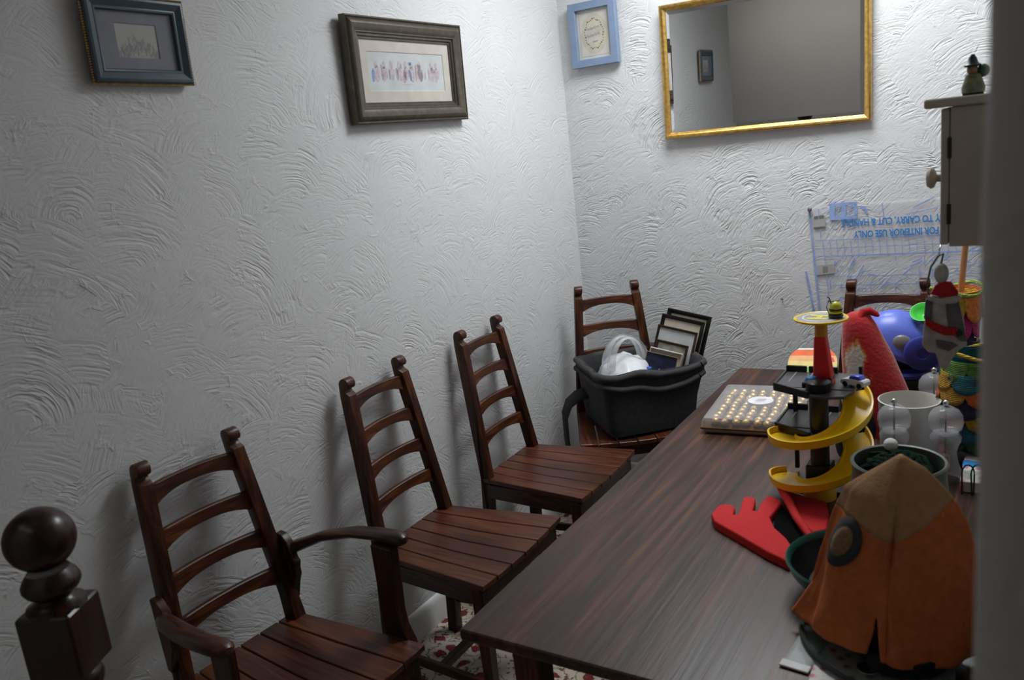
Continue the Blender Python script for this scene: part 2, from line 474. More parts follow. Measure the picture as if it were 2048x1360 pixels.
copy_thing(c2, (1.512, 3.737, 0), rz(-87), 'oak chair at the head of the table behind the blue toy')

# ------------------------------------------------------------------ table
TZ = .75
tb = thing('dining_table', 'long dark oak dining table piled with toys and crafts along its right side', 'table', (1.44, 2.413, 0))
tt = MB().box(-.51, .51, -1.094, 1.094, TZ - .030, TZ)
tt.build('tabletop', TABLE, tb, bevel=.009, seg=3)
MB().box(-.42, -.395, -.98, .98, TZ - .115, TZ - .03).build('apron', W_Y, tb, bevel=.002)
MB().box(.395, .42, -.98, .98, TZ - .115, TZ - .03).build('apron', W_Y, tb, bevel=.002)
MB().box(-.40, .40, -.985, -.96, TZ - .115, TZ - .03).build('apron', W_X, tb, bevel=.002)
MB().box(-.40, .40, .96, .985, TZ - .115, TZ - .03).build('apron', W_X, tb, bevel=.002)
for sx in (-1, 1):
    for sy in (-1, 1):
        x, y = sx * .40, sy * .965
        MB().hexa([(x - .03, y - .03, -.04), (x + .03, y - .03, -.04), (x + .03, y + .03, -.04), (x - .03, y + .03, -.04)],
                  [(x - .036, y - .036, TZ - .03), (x + .036, y - .036, TZ - .03), (x + .036, y + .036, TZ - .03), (x - .036, y + .036, TZ - .03)]).build('leg', W_Z, tb, bevel=.004)
for sx in (-1, 1): MB().box(sx * .40 - .02, sx * .40 + .02, -.94, .94, .03, .085).build('stretcher', W_Y, tb, bevel=.003)

# ------------------------------------------------------------------ newel post
nx, ny = .535, .672
nw = thing('newel_post', 'dark polished newel post with a ball finial at the lower left', 'newel post', (nx, ny, 0), rz(28))
zb = 1.225
MB().ball((0, 0, zb), .060, .060, .058, 32, 18).build('ball_finial', NEWEL, nw, smooth=60)
MB().lathe([(.025, zb - .066), (.036, zb - .060), (.045, zb - .072), (.050, zb - .082), (.050, zb - .090), (.044, zb - .100), (.034, zb - .106), (.030, zb - .112), (.034, zb - .118), (.050, zb - .126), (.053, zb - .134), (.03, zb - .137)], 32).build('turned_collar', NEWEL, nw, smooth=40)
MB().box(-.052, .052, -.052, .052, zb - .262, zb - .130).build('square_block', NEWEL, nw, bevel=.010, seg=3)
MB().lathe([(.03, zb - .258), (.046, zb - .270), (.050, zb - .285), (.046, zb - .300), (.034, zb - .31), (.030, zb - .325), (.036, zb - .36), (.048, zb - .45), (.05, zb - .55), (.042, zb - .68), (.034, zb - .72), (.048, zb - .74), (.048, zb - .76), (.04, zb - .77)], 32).build('turned_shaft', NEWEL, nw, smooth=40)
MB().box(-.052, .052, -.052, .052, -.04, zb - .765).build('square_base', NEWEL, nw, bevel=.006, seg=2)

# ------------------------------------------------------------------ framed pictures
def frame_mesh(w, h, prof, mi=0):
    """mitred moulding: prof is a closed loop of (inset, height)"""
    mb = MB(); rings = []
    for sx, sy in ((-1, -1), (1, -1), (1, 1), (-1, 1), (-1, -1)):
        rings.append([(sx * (w / 2 - d), sy * (h / 2 - d), z) for d, z in prof])
    n = len(prof); v = [p for r in rings[:4] for p in r]; f = []
    for k in range(4):
        for i in range(n):
            j = (i + 1) % n; k2 = (k + 1) % 4
            f.append((k * n + i, k * n + j, k2 * n + j, k2 * n + i))
    return mb.add(v, f, mi)
def left_mat(y, z, tilt=0., roll=0., x=0.012):
    m = basis((0, 1, 0), (0, 0, 1), (1, 0, 0), (x, y, z))
    return m @ Matrix.Rotation(roll, 4, 'Z') @ Matrix.Rotation(tilt, 4, 'X')
def back_mat(x, z, tilt=0., yaw=0., roll=0., y=D - .012):
    m = basis((1, 0, 0), (0, 0, 1), (0, -1, 0), (x, y, z))
    return m @ Matrix.Rotation(yaw, 4, 'Y') @ Matrix.Rotation(tilt, 4, 'X') @ Matrix.Rotation(roll, 4, 'Z')
PICG = clear('picture_glass', alpha=.93, rough=.03, body=(.5, .5, .5))

# blue-grey frame with a gilded rope edge (top left)
m1 = left_mat(1.446, 2.192, tilt=.03, roll=-.01)
p = thing('framed_picture', 'blue-grey framed print with gilded rope edge, at the top left of the left wall', 'picture', mat=m1)
w, h = .300, .222
SLATE = pm('slate_blue_paint', (.052, .082, .105), .42, var=.12, scale=40)
frame_mesh(w, h, [(.004, 0), (.004, .018), (.008, .023), (.014, .025), (.030, .017), (.033, .018), (.037, .017), (.040, .011), (.040, 0)]).build('frame', SLATE, p, smooth=30)
GILT = pm('gilt_rope', (.55, .36, .14), .38, .8, var=.3, scale=90)
rp = MB()
for sx, sy, L_, ax in ((0, -1, w, 0), (0, 1, w, 0), (-1, 0, h, 1), (1, 0, h, 1)):
    n = int(L_ / .0062)
    for i in range(n):
        q = -L_ / 2 + L_ * (i + .5) / n
        c = (q, sy * (h / 2 - .002), .012) if ax == 0 else (sx * (w / 2 - .002), q, .012)
        rp.ball(c, .0036, .0036, .006, 6, 4)
ro = rp.build('rope_edge', GILT, p, smooth=60); ro['kind'] = 'stuff'; ro['label'] = 'gilded beaded rope edge'
MATG = pm('lilac_grey_mount', (.23, .235, .285), .85, var=.05, scale=60)
def mount(W_o, H_o, W_i, H_i, z0, z1):
    mb = MB(); v = []
    for (a_, b_, z) in ((W_o, H_o, z0), (W_o, H_o, z1), (W_i, H_i, z1), (W_i - .003, H_i - .003, z0)):
        v += [(-a_ / 2, -b_ / 2, z), (a_ / 2, -b_ / 2, z), (a_ / 2, b_ / 2, z), (-a_ / 2, b_ / 2, z)]
    f = []
    for r_ in range(4):
        for i in range(4): f.append((r_ * 4 + i, r_ * 4 + (i + 1) % 4, ((r_ + 1) % 4) * 4 + (i + 1) % 4, ((r_ + 1) % 4) * 4 + i))
    return mb.add(v, f)
mount(w - .074, h - .074, .122, .086, .0045, .0072).build('mount', MATG, p)
def print_mat(name, paper, ink, kind):
    m, nt, b = nodes(name)
    v = coords(nt)
    sp = N(nt, 'ShaderNodeSeparateXYZ'); L(nt, v, sp.inputs[0])
    if kind == 'castle':
        n = noise_n(nt, coords(nt, (60, 26, 1)), 1.6, 5, .7)
        g = math_n(nt, 'ADD', n, math_n(nt, 'MULTIPLY', sp.outputs[1], -6.))
        g = math_n(nt, 'SUBTRACT', g, math_n(nt, 'MULTIPLY', math_n(nt, 'ABSOLUTE', sp.outputs[0]), 3.))
        L(nt, ramp(nt, g, [(.42, paper), (.56, ink), (.70, paper), (.85, ink)]), b.inputs['Base Color'])
    else:
        n = noise_n(nt, coords(nt, (30, 30, 1)), 1., 3)
        L(nt, ramp(nt, n, [(.3, [x * .95 for x in paper]), (.7, paper)]), b.inputs['Base Color'])
    b.inputs['Roughness'].default_value = .8
    return m
MB().box(-.066, .066, -.048, .048, .002, .005).build('print', print_mat('engraving', (.50, .49, .46), (.24, .23, .235), 'castle'), p)
MB().box(-w / 2 + .038, w / 2 - .038, -h / 2 + .038, h / 2 - .038, .0085, .0100).build('glass', PICG, p)
MB().box(-w / 2 + .01, w / 2 - .01, -h / 2 + .01, h / 2 - .01, -.004, .002).build('backing', pm('brown_backing', (.12, .07, .04), .9), p)

# pewter frame with the pale watercolour
m2 = left_mat(2.571, 2.131, tilt=.028)
p = thing('framed_picture', 'wide dark pewter framed watercolour of a row of pale figures, on the left wall', 'picture', mat=m2)
w, h = .680, .366
m, nt, b = nodes('pewter_moulding')
f_ = noise_n(nt, coords(nt, (40, 40, 40)), 1., 3)
L(nt, ramp(nt, f_, [(.3, (.085, .074, .056)), (.6, (.115, .10, .076)), (.8, (.15, .132, .10))]), b.inputs['Base Color'])
b.inputs['Metallic'].default_value = .55; b.inputs['Roughness'].default_value = .38
PEW = m
frame_mesh(w, h, [(0, 0), (0, .026), (.005, .029), (.010, .024), (.016, .030), (.026, .034), (.040, .031), (.050, .024), (.054, .024), (.058, .018), (.064, .018), (.068, .012), (.074, .012), (.076, .006), (.076, 0)]).build('frame', PEW, p, smooth=25)
frame_mesh(w - .148, h - .148, [(0, .004), (0, .007), (.040, .007), (.042, .005), (.042, .004)]).build('mount', pm('cream_mount', (.60, .55, .48), .9, var=.04), p)
MB().box(-.232, .232, -.076, .076, .001, .0045).build('print', print_mat('watercolour_paper', (.58, .61, .62), (.4, .4, .4), 'plain'), p)
# painted figures: flat patches of wash
WASH = [pm('wash_pink', (.52, .44, .47), .9, var=.2, scale=120), pm('wash_blue', (.16, .31, .52), .9, var=.25, scale=120), pm('wash_mauve', (.38, .34, .38), .9, var=.25, scale=120), pm('wash_rose', (.56, .32, .36), .9, var=.25, scale=120)]
fg = MB(); rnd = random.Random(4)
def blot(cx, cy, rx, ry, mi, tilt=0.):
    pts = []
    for k in range(12):
        a = 2 * PI * k / 12; q = 1 + .22 * rnd.uniform(-1, 1)
        x, y = rx * q * cos(a), ry * q * sin(a)
        pts.append((cx + x * cos(tilt) - y * sin(tilt), cy + x * sin(tilt) + y * cos(tilt)))
    fg.poly(pts, .0045, .0049, mi=mi)
xs = [-.185, -.142, -.100, -.056, -.020, .014, .065, .140, .172]
for i, x in enumerate(xs):
    blot(x + .006, .024, .010, .014, 0); blot(x + .008, -.008, .015, .026, 0, rnd.uniform(-.2, .2))
for x, y, rx, ry, mi in ((-.200, -.014, .0075, .024, 1), (-.150, -.002, .006, .028, 2), (-.108, -.010, .004, .018, 1), (-.064, -.006, .007, .026, 2), (-.022, -.014, .0105, .023, 3), (.012, -.012, .0075, .020, 1), (.014, .030, .009, .006, 1), (.048, -.004, .004, .03, 2), (.062, .018, .022, .010, 0), (.076, -.012, .02, .024, 0), (.105, -.012, .003, .012, 2), (.128, -.006, .0035, .022, 2), (-.038, .022, .004, .012, 2), (.158, .006, .014, .008, 0)):
    blot(x, y, rx, ry, mi, rnd.uniform(-.15, .15))
fg.poly([(-.035, -.0465), (.028, -.0465), (.028, -.045), (-.035, -.045)], .0045, .0049, mi=2)
fo = fg.build('painted_figures', WASH, p, smooth=0); fo['label'] = 'row of loosely painted pink and blue standing figures'
MB().box(-w / 2 + .072, w / 2 - .072, -h / 2 + .072, h / 2 - .072, .0085, .0100).build('glass', PICG, p)
MB().box(-w / 2 + .02, w / 2 - .02, -h / 2 + .02, h / 2 - .02, -.004, .001).build('backing', pm('brown_backing', (.12, .07, .04), .9), p)

# small pale blue frame on the back wall
p = thing('framed_picture', 'small pale blue framed card with an oval wreath, on the back wall near the corner', 'picture', mat=back_mat(.201, 2.304, tilt=.01))
w, h = .248, .298
PBLU = pm('pale_blue_paint', (.20, .275, .41), .5, var=.06, scale=30)
frame_mesh(w, h, [(0, 0), (0, .030), (.002, .032), (.034, .032), (.036, .030), (.036, 0)]).build('frame', PBLU, p)
MB().box(-.091, .091, -.116, .116, .004, .012).build('card', pm('cream_card', (.62, .60, .54), .9, var=.04), p)
frame_mesh(.150, .200, [(0, .012), (0, .0128), (.0016, .0128), (.0016, .012)]).build('ruled_border', pm('grey_line', (.42, .41, .40), .9), p)
def ellipse(rx, ry, n=40, ph=0): return [(rx * cos(2 * PI * k / n + ph), ry * sin(2 * PI * k / n + ph)) for k in range(n)]
MB().poly(ellipse(.070, .092), .0121, .0126).build('oval_wash', pm('ochre_wash', (.56, .52, .41), .9, var=.08), p)
wr_ = MB()
for k in range(34):
    a = 2 * PI * k / 34; q = 1 + .05 * sin(a * 9)
    c = (.049 * q * cos(a), .067 * q * sin(a)); rr = .0028 + .0016 * (k % 3 == 0)
    wr_.poly([(c[0] + rr * cos(b), c[1] + rr * sin(b)) for b in [2 * PI * j / 6 for j in range(6)]], .0126, .0132)
wr_.build('wreath', pm('umber_ink', (.16, .13, .11), .9), p)
BINK = pm('lilac_ink', (.27, .27, .36), .9)
for (x, y, s_) in ((-.004, .026, 1), (-.004, -.006, 1.05), (.004, -.036, .4)):
    pts = [(x + s_ * (-.032 + .064 * k / 28), y + s_ * (.006 * sin(k * 1.5) * (1.5 if k % 9 < 3 else .8) + .010 * (k / 28 - .5)), .0130) for k in range(29)]
    MB().tube(pts, .0011, 5).build('handwriting', BINK, p)
MB().box(-w / 2 + .034, w / 2 - .034, -h / 2 + .034, h / 2 - .034, .016, .0175).build('glass', PICG, p)

# gilt mirror
p = thing('wall_mirror', 'large gilt framed mirror on the back wall', 'mirror', mat=back_mat(.990, 2.063, tilt=.010, yaw=.014, roll=-.014, y=D - .022))
w, h = .905, .597
m, nt, b = nodes('gold_leaf')
f_ = noise_n(nt, coords(nt, (60, 60, 60)), 1., 4)
L(nt, ramp(nt, f_, [(.3, (.48, .27, .06)), (.7, (.72, .46, .14))]), b.inputs['Base Color'])
b.inputs['Metallic'].default_value = .85; b.inputs['Roughness'].default_value = .34
bump(nt, b, f_, .15, .002)
frame_mesh(w, h, [(0, 0), (0, .010), (.003, .017), (.009, .021), (.015, .019), (.021, .013), (.025, .010), (.029, .006), (.029, 0)]).build('frame', m, p, smooth=50)
m, nt, b = nodes('mirror_silver')
b.inputs['Base Color'].default_value = (.86, .87, .87, 1); b.inputs['Metallic'].default_value = 1; b.inputs['Roughness'].default_value = .01
mg = MB()
iw, ih = w / 2 - .027, h / 2 - .027; bw = .018
mg.add([(-iw, -ih, .003), (iw, -ih, .003), (iw, ih, .003), (-iw, ih, .003), (-iw + bw, -ih + bw, .0045), (iw - bw, -ih + bw, .0045), (iw - bw, ih - bw, .0045), (-iw + bw, ih - bw, .0045)],
       [(0, 1, 5, 4), (1, 2, 6, 5), (2, 3, 7, 6), (3, 0, 4, 7), (4, 5, 6, 7)])
mg.add([(-iw, -ih, 0), (iw, -ih, 0), (iw, ih, 0), (-iw, ih, 0), (-iw, -ih, .003), (iw, -ih, .003), (iw, ih, .003), (-iw, ih, .003)], [(3, 2, 1, 0), (0, 1, 5, 4), (1, 2, 6, 5), (2, 3, 7, 6), (3, 0, 4, 7)])
mg.build('mirror_glass', m, p, smooth=0)

# nail in the back wall
nl = thing('wall_nail', 'bent nail sticking out of the back wall left of the printed plastic sheet', 'nail', (1.043, D, .992))
MB().tube([(0, .01, 0), (0, -.022, .002), (.001, -.026, .006)], .0022, 8).build('shank', pm('dull_steel', (.10, .10, .10), .4, .8), nl)
MB().tube([(.001, -.024, .004), (.001, -.028, .009)], .0045, 8).build('nail_head', pm('dull_steel', (.10, .10, .10), .4, .8), nl)

# printed plastic sheet pinned on the back wall (upside down)
FX0, FX1, FZ0, FZ1 = 1.165, 1.985, .70, 1.432
fm = back_mat(FX0, FZ1, y=D - .004)
p = thing('plastic_sheet', 'clear plastic wrapper with upside-down blue printing pinned on the back wall', 'plastic sheet', mat=fm)
def fz(x, y): return .0022 + .0016 * noise.noise(Vector((x * 9, y * 9, 2.))) + .0008 * noise.noise(Vector((x * 30, y * 30, 5.)))
W_, H_ = FX1 - FX0, FZ1 - FZ0
def edge(y): return -.045 * y / H_ * -1 * 0 + .052 * (-y / H_)           # left edge slants a little
g = []
for j in range(25):
    y = -H_ * j / 24
    g.append([(lerp(edge(y), W_, i / 30), y + .02 * (1 - i / 30) * -1 * (1 if j == 0 else 0), fz(lerp(edge(y), W_, i / 30), y)) for i in range(31)])
m, nt, b = nodes('thin_polythene')
tr = N(nt, 'ShaderNodeBsdfTransparent'); mx = N(nt, 'ShaderNodeMixShader')
b.inputs['Base Color'].default_value = (.74, .75, .80, 1); b.inputs['Roughness'].default_value = .22
vv = coords(nt)
bump(nt, b, noise_n(nt, vv, 45, 4, .6, .8), .5, .006)
L(nt, math_n(nt, 'ADD', math_n(nt, 'MULTIPLY', noise_n(nt, vv, 20, 3), .12), .80), mx.inputs[0])
L(nt, b.outputs[0], mx.inputs[1]); L(nt, tr.outputs[0], mx.inputs[2]); L(nt, mx.outputs[0], nt.nodes['Material Output'].inputs[0])
MB().sheet(g).build('film', m, p, solid=.0008)
INK = pm('blue_print', (.03, .22, .60), .7, var=.1)
INK2 = pm('pale_blue_print', (.27, .39, .70), .7, var=.15)
def strip(mb, x0, y0, x1, y1, wd, mi=0, n=8):
    dx, dy = x1 - x0, y1 - y0; ln = math.hypot(dx, dy); nx_, ny_ = -dy / ln * wd / 2, dx / ln * wd / 2
    gr = []
    for k in range(n + 1):
        x, y = lerp(x0, x1, k / n), lerp(y0, y1, k / n); z = fz(x, y) + .0012
        gr.append([(x + nx_, y + ny_, z), (x - nx_, y - ny_, z)])
    mb.sheet(gr, mi)
ln = MB()
ex = lambda y: edge(y)
strip(ln, .010, -.035, ex(-H_) + .010, -H_, .008, n=30)                         # left ruled margin
strip(ln, .048, -.03, ex(-.13) + .048, -.16, .003)
for yy in (-.172, -.208, -.243): strip(ln, ex(yy) + .016, yy, W_ - .005, yy + .012, .0028, n=24)
for i in range(26):
    x = ex(-.2) + .050 + i * .029
    if x < W_ - .01: strip(ln, x, -.172, x + .006, -.243, .0022, n=3)
strip(ln, .072, -.244, W_ - .02, -.232, .006, n=24); strip(ln, .072, -.244, .085, -.44, .003, n=10)
for k in range(26):                                                            # diagram lines below the grid
    x = .11 + rnd.random() * (W_ - .2); y = -.27 - rnd.random() * .22; a = rnd.uniform(.1, 1.2); l_ = rnd.uniform(.02, .09)
    strip(ln, x, y, x + l_ * cos(a), y + l_ * sin(a), rnd.uniform(.002, .005), n=5)
for k in range(70):                                                            # dense small diagram strokes
    x = .09 + rnd.random() * (W_ - .15); y = -.262 - rnd.random() * .20; a = rnd.choice((0., PI / 2, .7, 1.0, rnd.uniform(0, PI))); l_ = rnd.uniform(.015, .045)
    strip(ln, x, y, x + l_ * cos(a), y + l_ * sin(a), rnd.uniform(.003, .006), n=3)
strip(ln, .10, -.335, W_ - .02, -.325, .0025, n=20); strip(ln, .10, -.375, W_ - .02, -.365, .0025, n=20)
for x in (.18, .26, .36, .47, .56): strip(ln, x, -.375, x + .004, -.43, .0022, n=4)
strip(ln, .31, -.02, .316, -.085, .003); strip(ln, .40, -.072, .52, -.05, .003); strip(ln, .43, -.045, .51, -.005, .004)
strip(ln, .225, -.03, .245, -.040, .012, n=3); strip(ln, .243, -.040, .250, -.062, .010, n=3)
strip(ln, -.012, -.31, .02, -.50, .009, n=10)
lo = ln.build('printed_lines', INK2, p, smooth=0); lo['label'] = 'pale blue printed rules, grid and diagram lines'
bx = MB()                                                                       # solid block with two light arrows
for q in ((.094, -.010, .207, -.020), (.094, -.010, .112, -.082), (.148, -.010, .163, -.075), (.196, -.010, .210, -.070)):
    pass
for (xa, xb, ya, yb) in ((.096, .209, -.022, -.010), (.096, .118, -.076, -.010), (.146, .164, -.070, -.010), (.198, .209, -.066, -.010), (.096, .209, -.083, -.070)):
    bx.poly([(xa, ya), (xb, ya + .003), (xb, yb + .003), (xa, yb)], .0042, .0048 + (.0003 if xb - xa > .1 else 0))
bx.poly([(.120, -.066), (.127, -.064), (.142, -.028), (.136, -.026)], .0042, .0048)
bx.poly([(.168, -.062), (.175, -.060), (.192, -.026), (.186, -.024)], .0042, .0048)
bx.build('printed_block', INK2, p, smooth=0)
t1 = text_mesh('EASY TO CARRY, CUT & HANDLE', .036, 'lettering', INK, p, (.145, -.098, .0048), PI + .018, align='RIGHT'); t1.scale = (.80, 1.12, 1)
t1 = text_mesh('FOR INTERIOR USE ONLY', .036, 'lettering', INK, p, (.196, -.148, .0048), PI + .018, align='RIGHT'); t1.scale = (.80, 1.12, 1)
LBL = pm('grey_label', (.40, .39, .38), .8, var=.05); LTX = pm('label_ink', (.16, .16, .16), .8)
MB().poly([(.024, -.066), (.078, -.060), (.078, -.112), (.028, -.116)], .0043, .0048).build('printed_label', LBL, p, smooth=0)
MB().poly([(.033, -.284), (.110, -.278), (.112, -.320), (.036, -.328)], .0043, .0048).build('printed_label', LBL, p, smooth=0)
a = MB()
a.poly([(.030, -.062), (.048, -.060), (.048, -.074), (.031, -.076)], .0049, .0052); a.poly([(.051, -.060), (.072, -.058), (.072, -.072), (.051, -.074)], .0049, .0052)
a.poly([(.028, -.1105), (.078, -.1065), (.078, -.111), (.028, -.115)], .0049, .0052)
for k in range(5): a.poly([(.062, -.290 - k * .006), (.084, -.288 - k * .006), (.084, -.291 - k * .006), (.062, -.293 - k * .006)], .0049, .0052)
a.build('label_print', LTX, p, smooth=0)
pn = thing('drawing_pin', 'purple-grey pin holding the top left corner of the plastic sheet', 'pin', mat=back_mat(FX0 + .013, FZ1 - .030, y=D - .004))
MB().lathe([(.001, 0), (.001, .006), (.009, .006), (.010, .009), (.006, .012), (.005, .018), (.008, .020), (.006, .022)], 12).build('pin_head', pm('mauve_plastic', (.15, .12, .17), .35), pn)

# ------------------------------------------------------------------ storage bin on the corner chair
BINC = pm('charcoal_felt', (.030, .030, .033), .9, var=.25, scale=60, bmp=.3)
u = Vector((.715, .70, 0)); v_ = Vector((-.70, .715, 0))
bm_ = basis(u, v_, (0, 0, 1), (.462, 3.128, .500))
bn = thing('storage_bin', 'collapsible dark grey fabric storage bin on the corner chair seat', 'storage bin', mat=bm_)
def rrect(x0, x1, y0, y1, r, z, n=5, wob=0., ph=0.):
    pts = []
    for cx, cy, a0 in ((x1 - r, y0 + r, -PI / 2), (x1 - r, y1 - r, 0), (x0 + r, y1 - r, PI / 2), (x0 + r, y0 + r, PI)):
        for k in range(n + 1):
            a = a0 + PI / 2 * k / n; pts.append((cx + r * cos(a), cy + r * sin(a)))
    # subdivide the straight runs
    out = []
    for i in range(len(pts)):
        p0, p1 = pts[i], pts[(i + 1) % len(pts)]
        d = math.hypot(p1[0] - p0[0], p1[1] - p0[1]); k = max(1, int(d / .035))
        for j in range(k):
            out.append((lerp(p0[0], p1[0], j / k), lerp(p0[1], p1[1], j / k)))
    return out
def bin_ring(e, z, sag=0.):
    o = []
    for (x, y) in rrect(0, 1, 0, 1, .035, 0):
        pass
    base = rrect(-e * 1.3, .400 + e * 1.4, -e * .4, .400 + e * .6, .03, 0)
    return base
BW, BL = .40, .42
def bring(ex0, ex1, ey0, ey1, z, r=.03, amp=0., N_=64):
    base = rrect(-ex0, BW + ex1, -ey0, BL + ey1, r, 0)
    # resample by arc length so every ring has the same count
    P = base + [base[0]]; ds = [0]
    for i in range(len(P) - 1): ds.append(ds[-1] + math.hypot(P[i + 1][0] - P[i][0], P[i + 1][1] - P[i][1]))
    out = []; j = 0
    for k in range(N_):
        s = ds[-1] * k / N_
        while ds[j + 1] < s: j += 1
        t = (s - ds[j]) / max(1e-9, ds[j + 1] - ds[j])
        x, y = lerp(P[j][0], P[j + 1][0], t), lerp(P[j][1], P[j + 1][1], t)
        zz = z + amp * (noise.noise(Vector((x * 7, y * 7, 1.3))) - .2 * sin(PI * min(1, max(0, x / BW))))
        q = 1 + amp * .8 * noise.noise(Vector((x * 9, y * 9, 4.1 + z * 10)))
        out.append((BW / 2 + (x - BW / 2) * q, BL / 2 + (y - BL / 2) * q, zz))
    return out
b_ = MB()
rg = [bring(.0, .0, .0, .0, .003), bring(.008, .012, .004, .004, .05, amp=.008), bring(.014, .024, .006, .008, .14, amp=.012), bring(.020, .044, .010, .014, .21, amp=.016), bring(.024, .060, .012, .018, .255, amp=.018), bring(.030, .070, .016, .022, .285, amp=.02),
      bring(.018, .058, .006, .012, .297, amp=.02), bring(.004, .044, -.008, .000, .285, amp=.02), bring(-.006, .02, -.014, -.01, .2, amp=.012), bring(-.014, -.014, -.014, -.014, .03), bring(-.02, -.02, -.02, -.02, .018)]
b_.loft(rg); b_.build('fabric_body', BINC, bn, smooth=50)
# the rolled cuff round the rim, with sagging folds
for off, zz, rad, nm in ((.0, .280, .017, 'rolled_cuff'), (.002, .238, .013, 'cuff_fold')):
    base = bring(.024 + off, .062 + off - (.012 if nm == 'cuff_fold' else 0), .012 + off, .018 + off, zz, amp=.024)
    base = [(x, y, z - (.03 * max(0, 1 - abs(y) / .2) * sin(PI * min(1, max(0, x / .45))) if nm == 'cuff_fold' else 0)) for x, y, z in base]
    MB().tube(base + [base[0]], [rad * (1 + .35 * noise.noise(Vector((q * .35, zz * 30, 0)))) for q in range(len(base))] + [rad * (1 + .35 * noise.noise(Vector((0, zz * 30, 0))))], 10, cap=False).build(nm, pm('grey_felt_cuff', (.048, .047, .050), .9, var=.2, scale=60, bmp=.3), bn, smooth=60)
st = [(-.028, .30, .135), (-.062, .330, .120), (-.105, .348, .085), (-.130, .350, .03), (-.132, .345, -.09), (-.130, .34, -.16)]
sg = [[(x + .012, y - .032, z - .012), (x + .004, y + .030, z + .026 * (1 - i / 5))] for i, (x, y, z) in enumerate(st)]
MB().sheet(sg).build('carry_strap', pm('black_webbing', (.010, .010, .011), .8), bn, solid=.003)

# white plastic carrier bag in the bin
CAR = clear('white_carrier_plastic', alpha=.12, rough=.28, body=(.80, .82, .86))
HND = clear('thin_carrier_plastic', alpha=.66, rough=.25, body=(.85, .87, .90))
cb = thing('carrier_bag', 'white plastic carrier bag with looped handles in the fabric bin', 'plastic bag', mat=bm_)
lump = MB().ball((.15, .20, .205), .13, .165, .120, 40, 24)
def crumple(c):
    n = noise.noise(c * 22) * .012 + noise.noise(c * 55) * .005
    return c + (c - Vector((.15, .20, .205))).normalized() * n
lump.build('bag_body', CAR, cb, disp=crumple, smooth=60)
for (y0_, y1_, z_, h_) in ((.08, .20, .300, .120), (.15, .28, .298, .115)):
    gr = []
    for k in range(17):
        a = PI * k / 16
        xx = .15 + .095 * cos(a); zz = z_ + h_ * sin(a) - .02 * (1 - sin(a)); yy = lerp(y0_, y1_, .5) + .02 * cos(a)
        wd = .012 + .022 * abs(cos(a)) ** 1.5
        gr.append([(xx - wd * cos(a) * .6, yy - .01, zz - wd * sin(a) * .55), (xx + .005 * cos(a), yy + .012, zz), (xx + wd * .5 * cos(a), yy + .004, zz + .006)])
    MB().sheet(gr).build('handle', HND, cb, solid=.0012, smooth=60)
PRB = pm('blue_bag_print', (.03, .09, .45), .5)
for c in ((.15 - .130 * .42, .20 + .165 * .80, .205 + .12 * .46), (.15 + .13 * .62, .20 - .165 * .60, .205 + .12 * .52)):
    bl = MB().ball(c, .016, .014, .010, 10, 6); bl.build('blue_print', PRB, cb, smooth=60)

# stack of old picture frames leaning in the bin: seen from the nearest to the farthest
def stacked(label, w, h, fw, th, col, pic, base, lean, rzz, extra=None):
    t = thing('picture_frame', label, 'picture frame', mat=Matrix.Translation(base) @ Matrix.Rotation(rzz, 4, 'Z') @ Matrix.Rotation(lean, 4, 'X') @ basis((1, 0, 0), (0, 0, 1), (0, -1, 0), (0, 0, 0)) @ Matrix.Rotation(rz(-15), 4, 'Z'), group='picture frames stacked in the bin')
    m_ = Matrix.Translation((0, h / 2, 0))
    f = frame_mesh(w, h, [(0, 0), (0, th), (fw * .3, th), (fw, th * .5), (fw, 0)]); f.v = [(x, y + h / 2, z) for x, y, z in f.v]
    f.build('frame', col, t)
    MB().box(-w / 2 + fw - .002, w / 2 - fw + .002, fw - .002, h - fw + .002, .001, th * .4).build('picture', pic, t)
    return t
BRN = wood('frame_brown', 'x', (.02, .010, .006), (.05, .024, .012), (.09, .045, .02), rough=.4)
BLK = pm('frame_black', (.010, .009, .009), .4)
GLD = pm('frame_thin_gold', (.42, .33, .16), .4, .5)
GRYF = pm('frame_pale_lilac', (.62, .58, .60), .5)
CRM = pm('picture_cream', (.66, .60, .48), .8, var=.15, scale=18)
PAL = pm('picture_pale', (.62, .64, .64), .8, var=.1, scale=18)
GRN = pm('picture_sage', (.40, .40, .32), .8, var=.35, scale=30)
NVY = pm('picture_navy', (.02, .022, .06), .5, var=.6, scale=25)
ST = (
 ('black framed picture at the back of the stack in the bin', .205, .395, .020, .020, BLK, CRM, (0.592, 3.530, .600), .0),
 ('dark brown framed cream picture, second from the back of the stack in the bin', .200, .375, .017, .018, BLK, CRM, (0.577, 3.500, .600), .0),
 ('brown framed pale picture in the middle of the stack in the bin', .185, .330, .011, .014, BRN, PAL, (0.569, 3.474, .600), .0),
 ('gold-brown framed sage green picture in the stack in the bin', .150, .270, .012, .014, BRN, GRN, (0.567, 3.446, .600), .0),
 ('thin pale lilac frame, second from the front of the stack in the bin', .150, .240, .008, .020, GRYF, CRM, (0.556, 3.418, .600), .0),
 ('thin gold framed navy night scene at the front of the stack in the bin', .145, .228, .004, .008, GLD, NVY, (0.549, 3.388, .600), .0))
for lb, w, h, fw, th, c1, c2_, ba, _ in ST:
    t = stacked(lb, w, h, fw, th, c1, c2_, ba, -.13, rz(14))
    if c2_ is NVY:
        for sx, cc in ((.0, (.55, .35, .22)), (.028, (.50, .42, .50))):
            MB().poly([(sx + .004 * cos(a), .140 + .022 * sin(a)) for a in [2 * PI * k / 10 for k in range(10)]], .0032, .0038).build('painted_figure', pm('lit_figure_%d' % (sx * 1000), cc, .8), t)

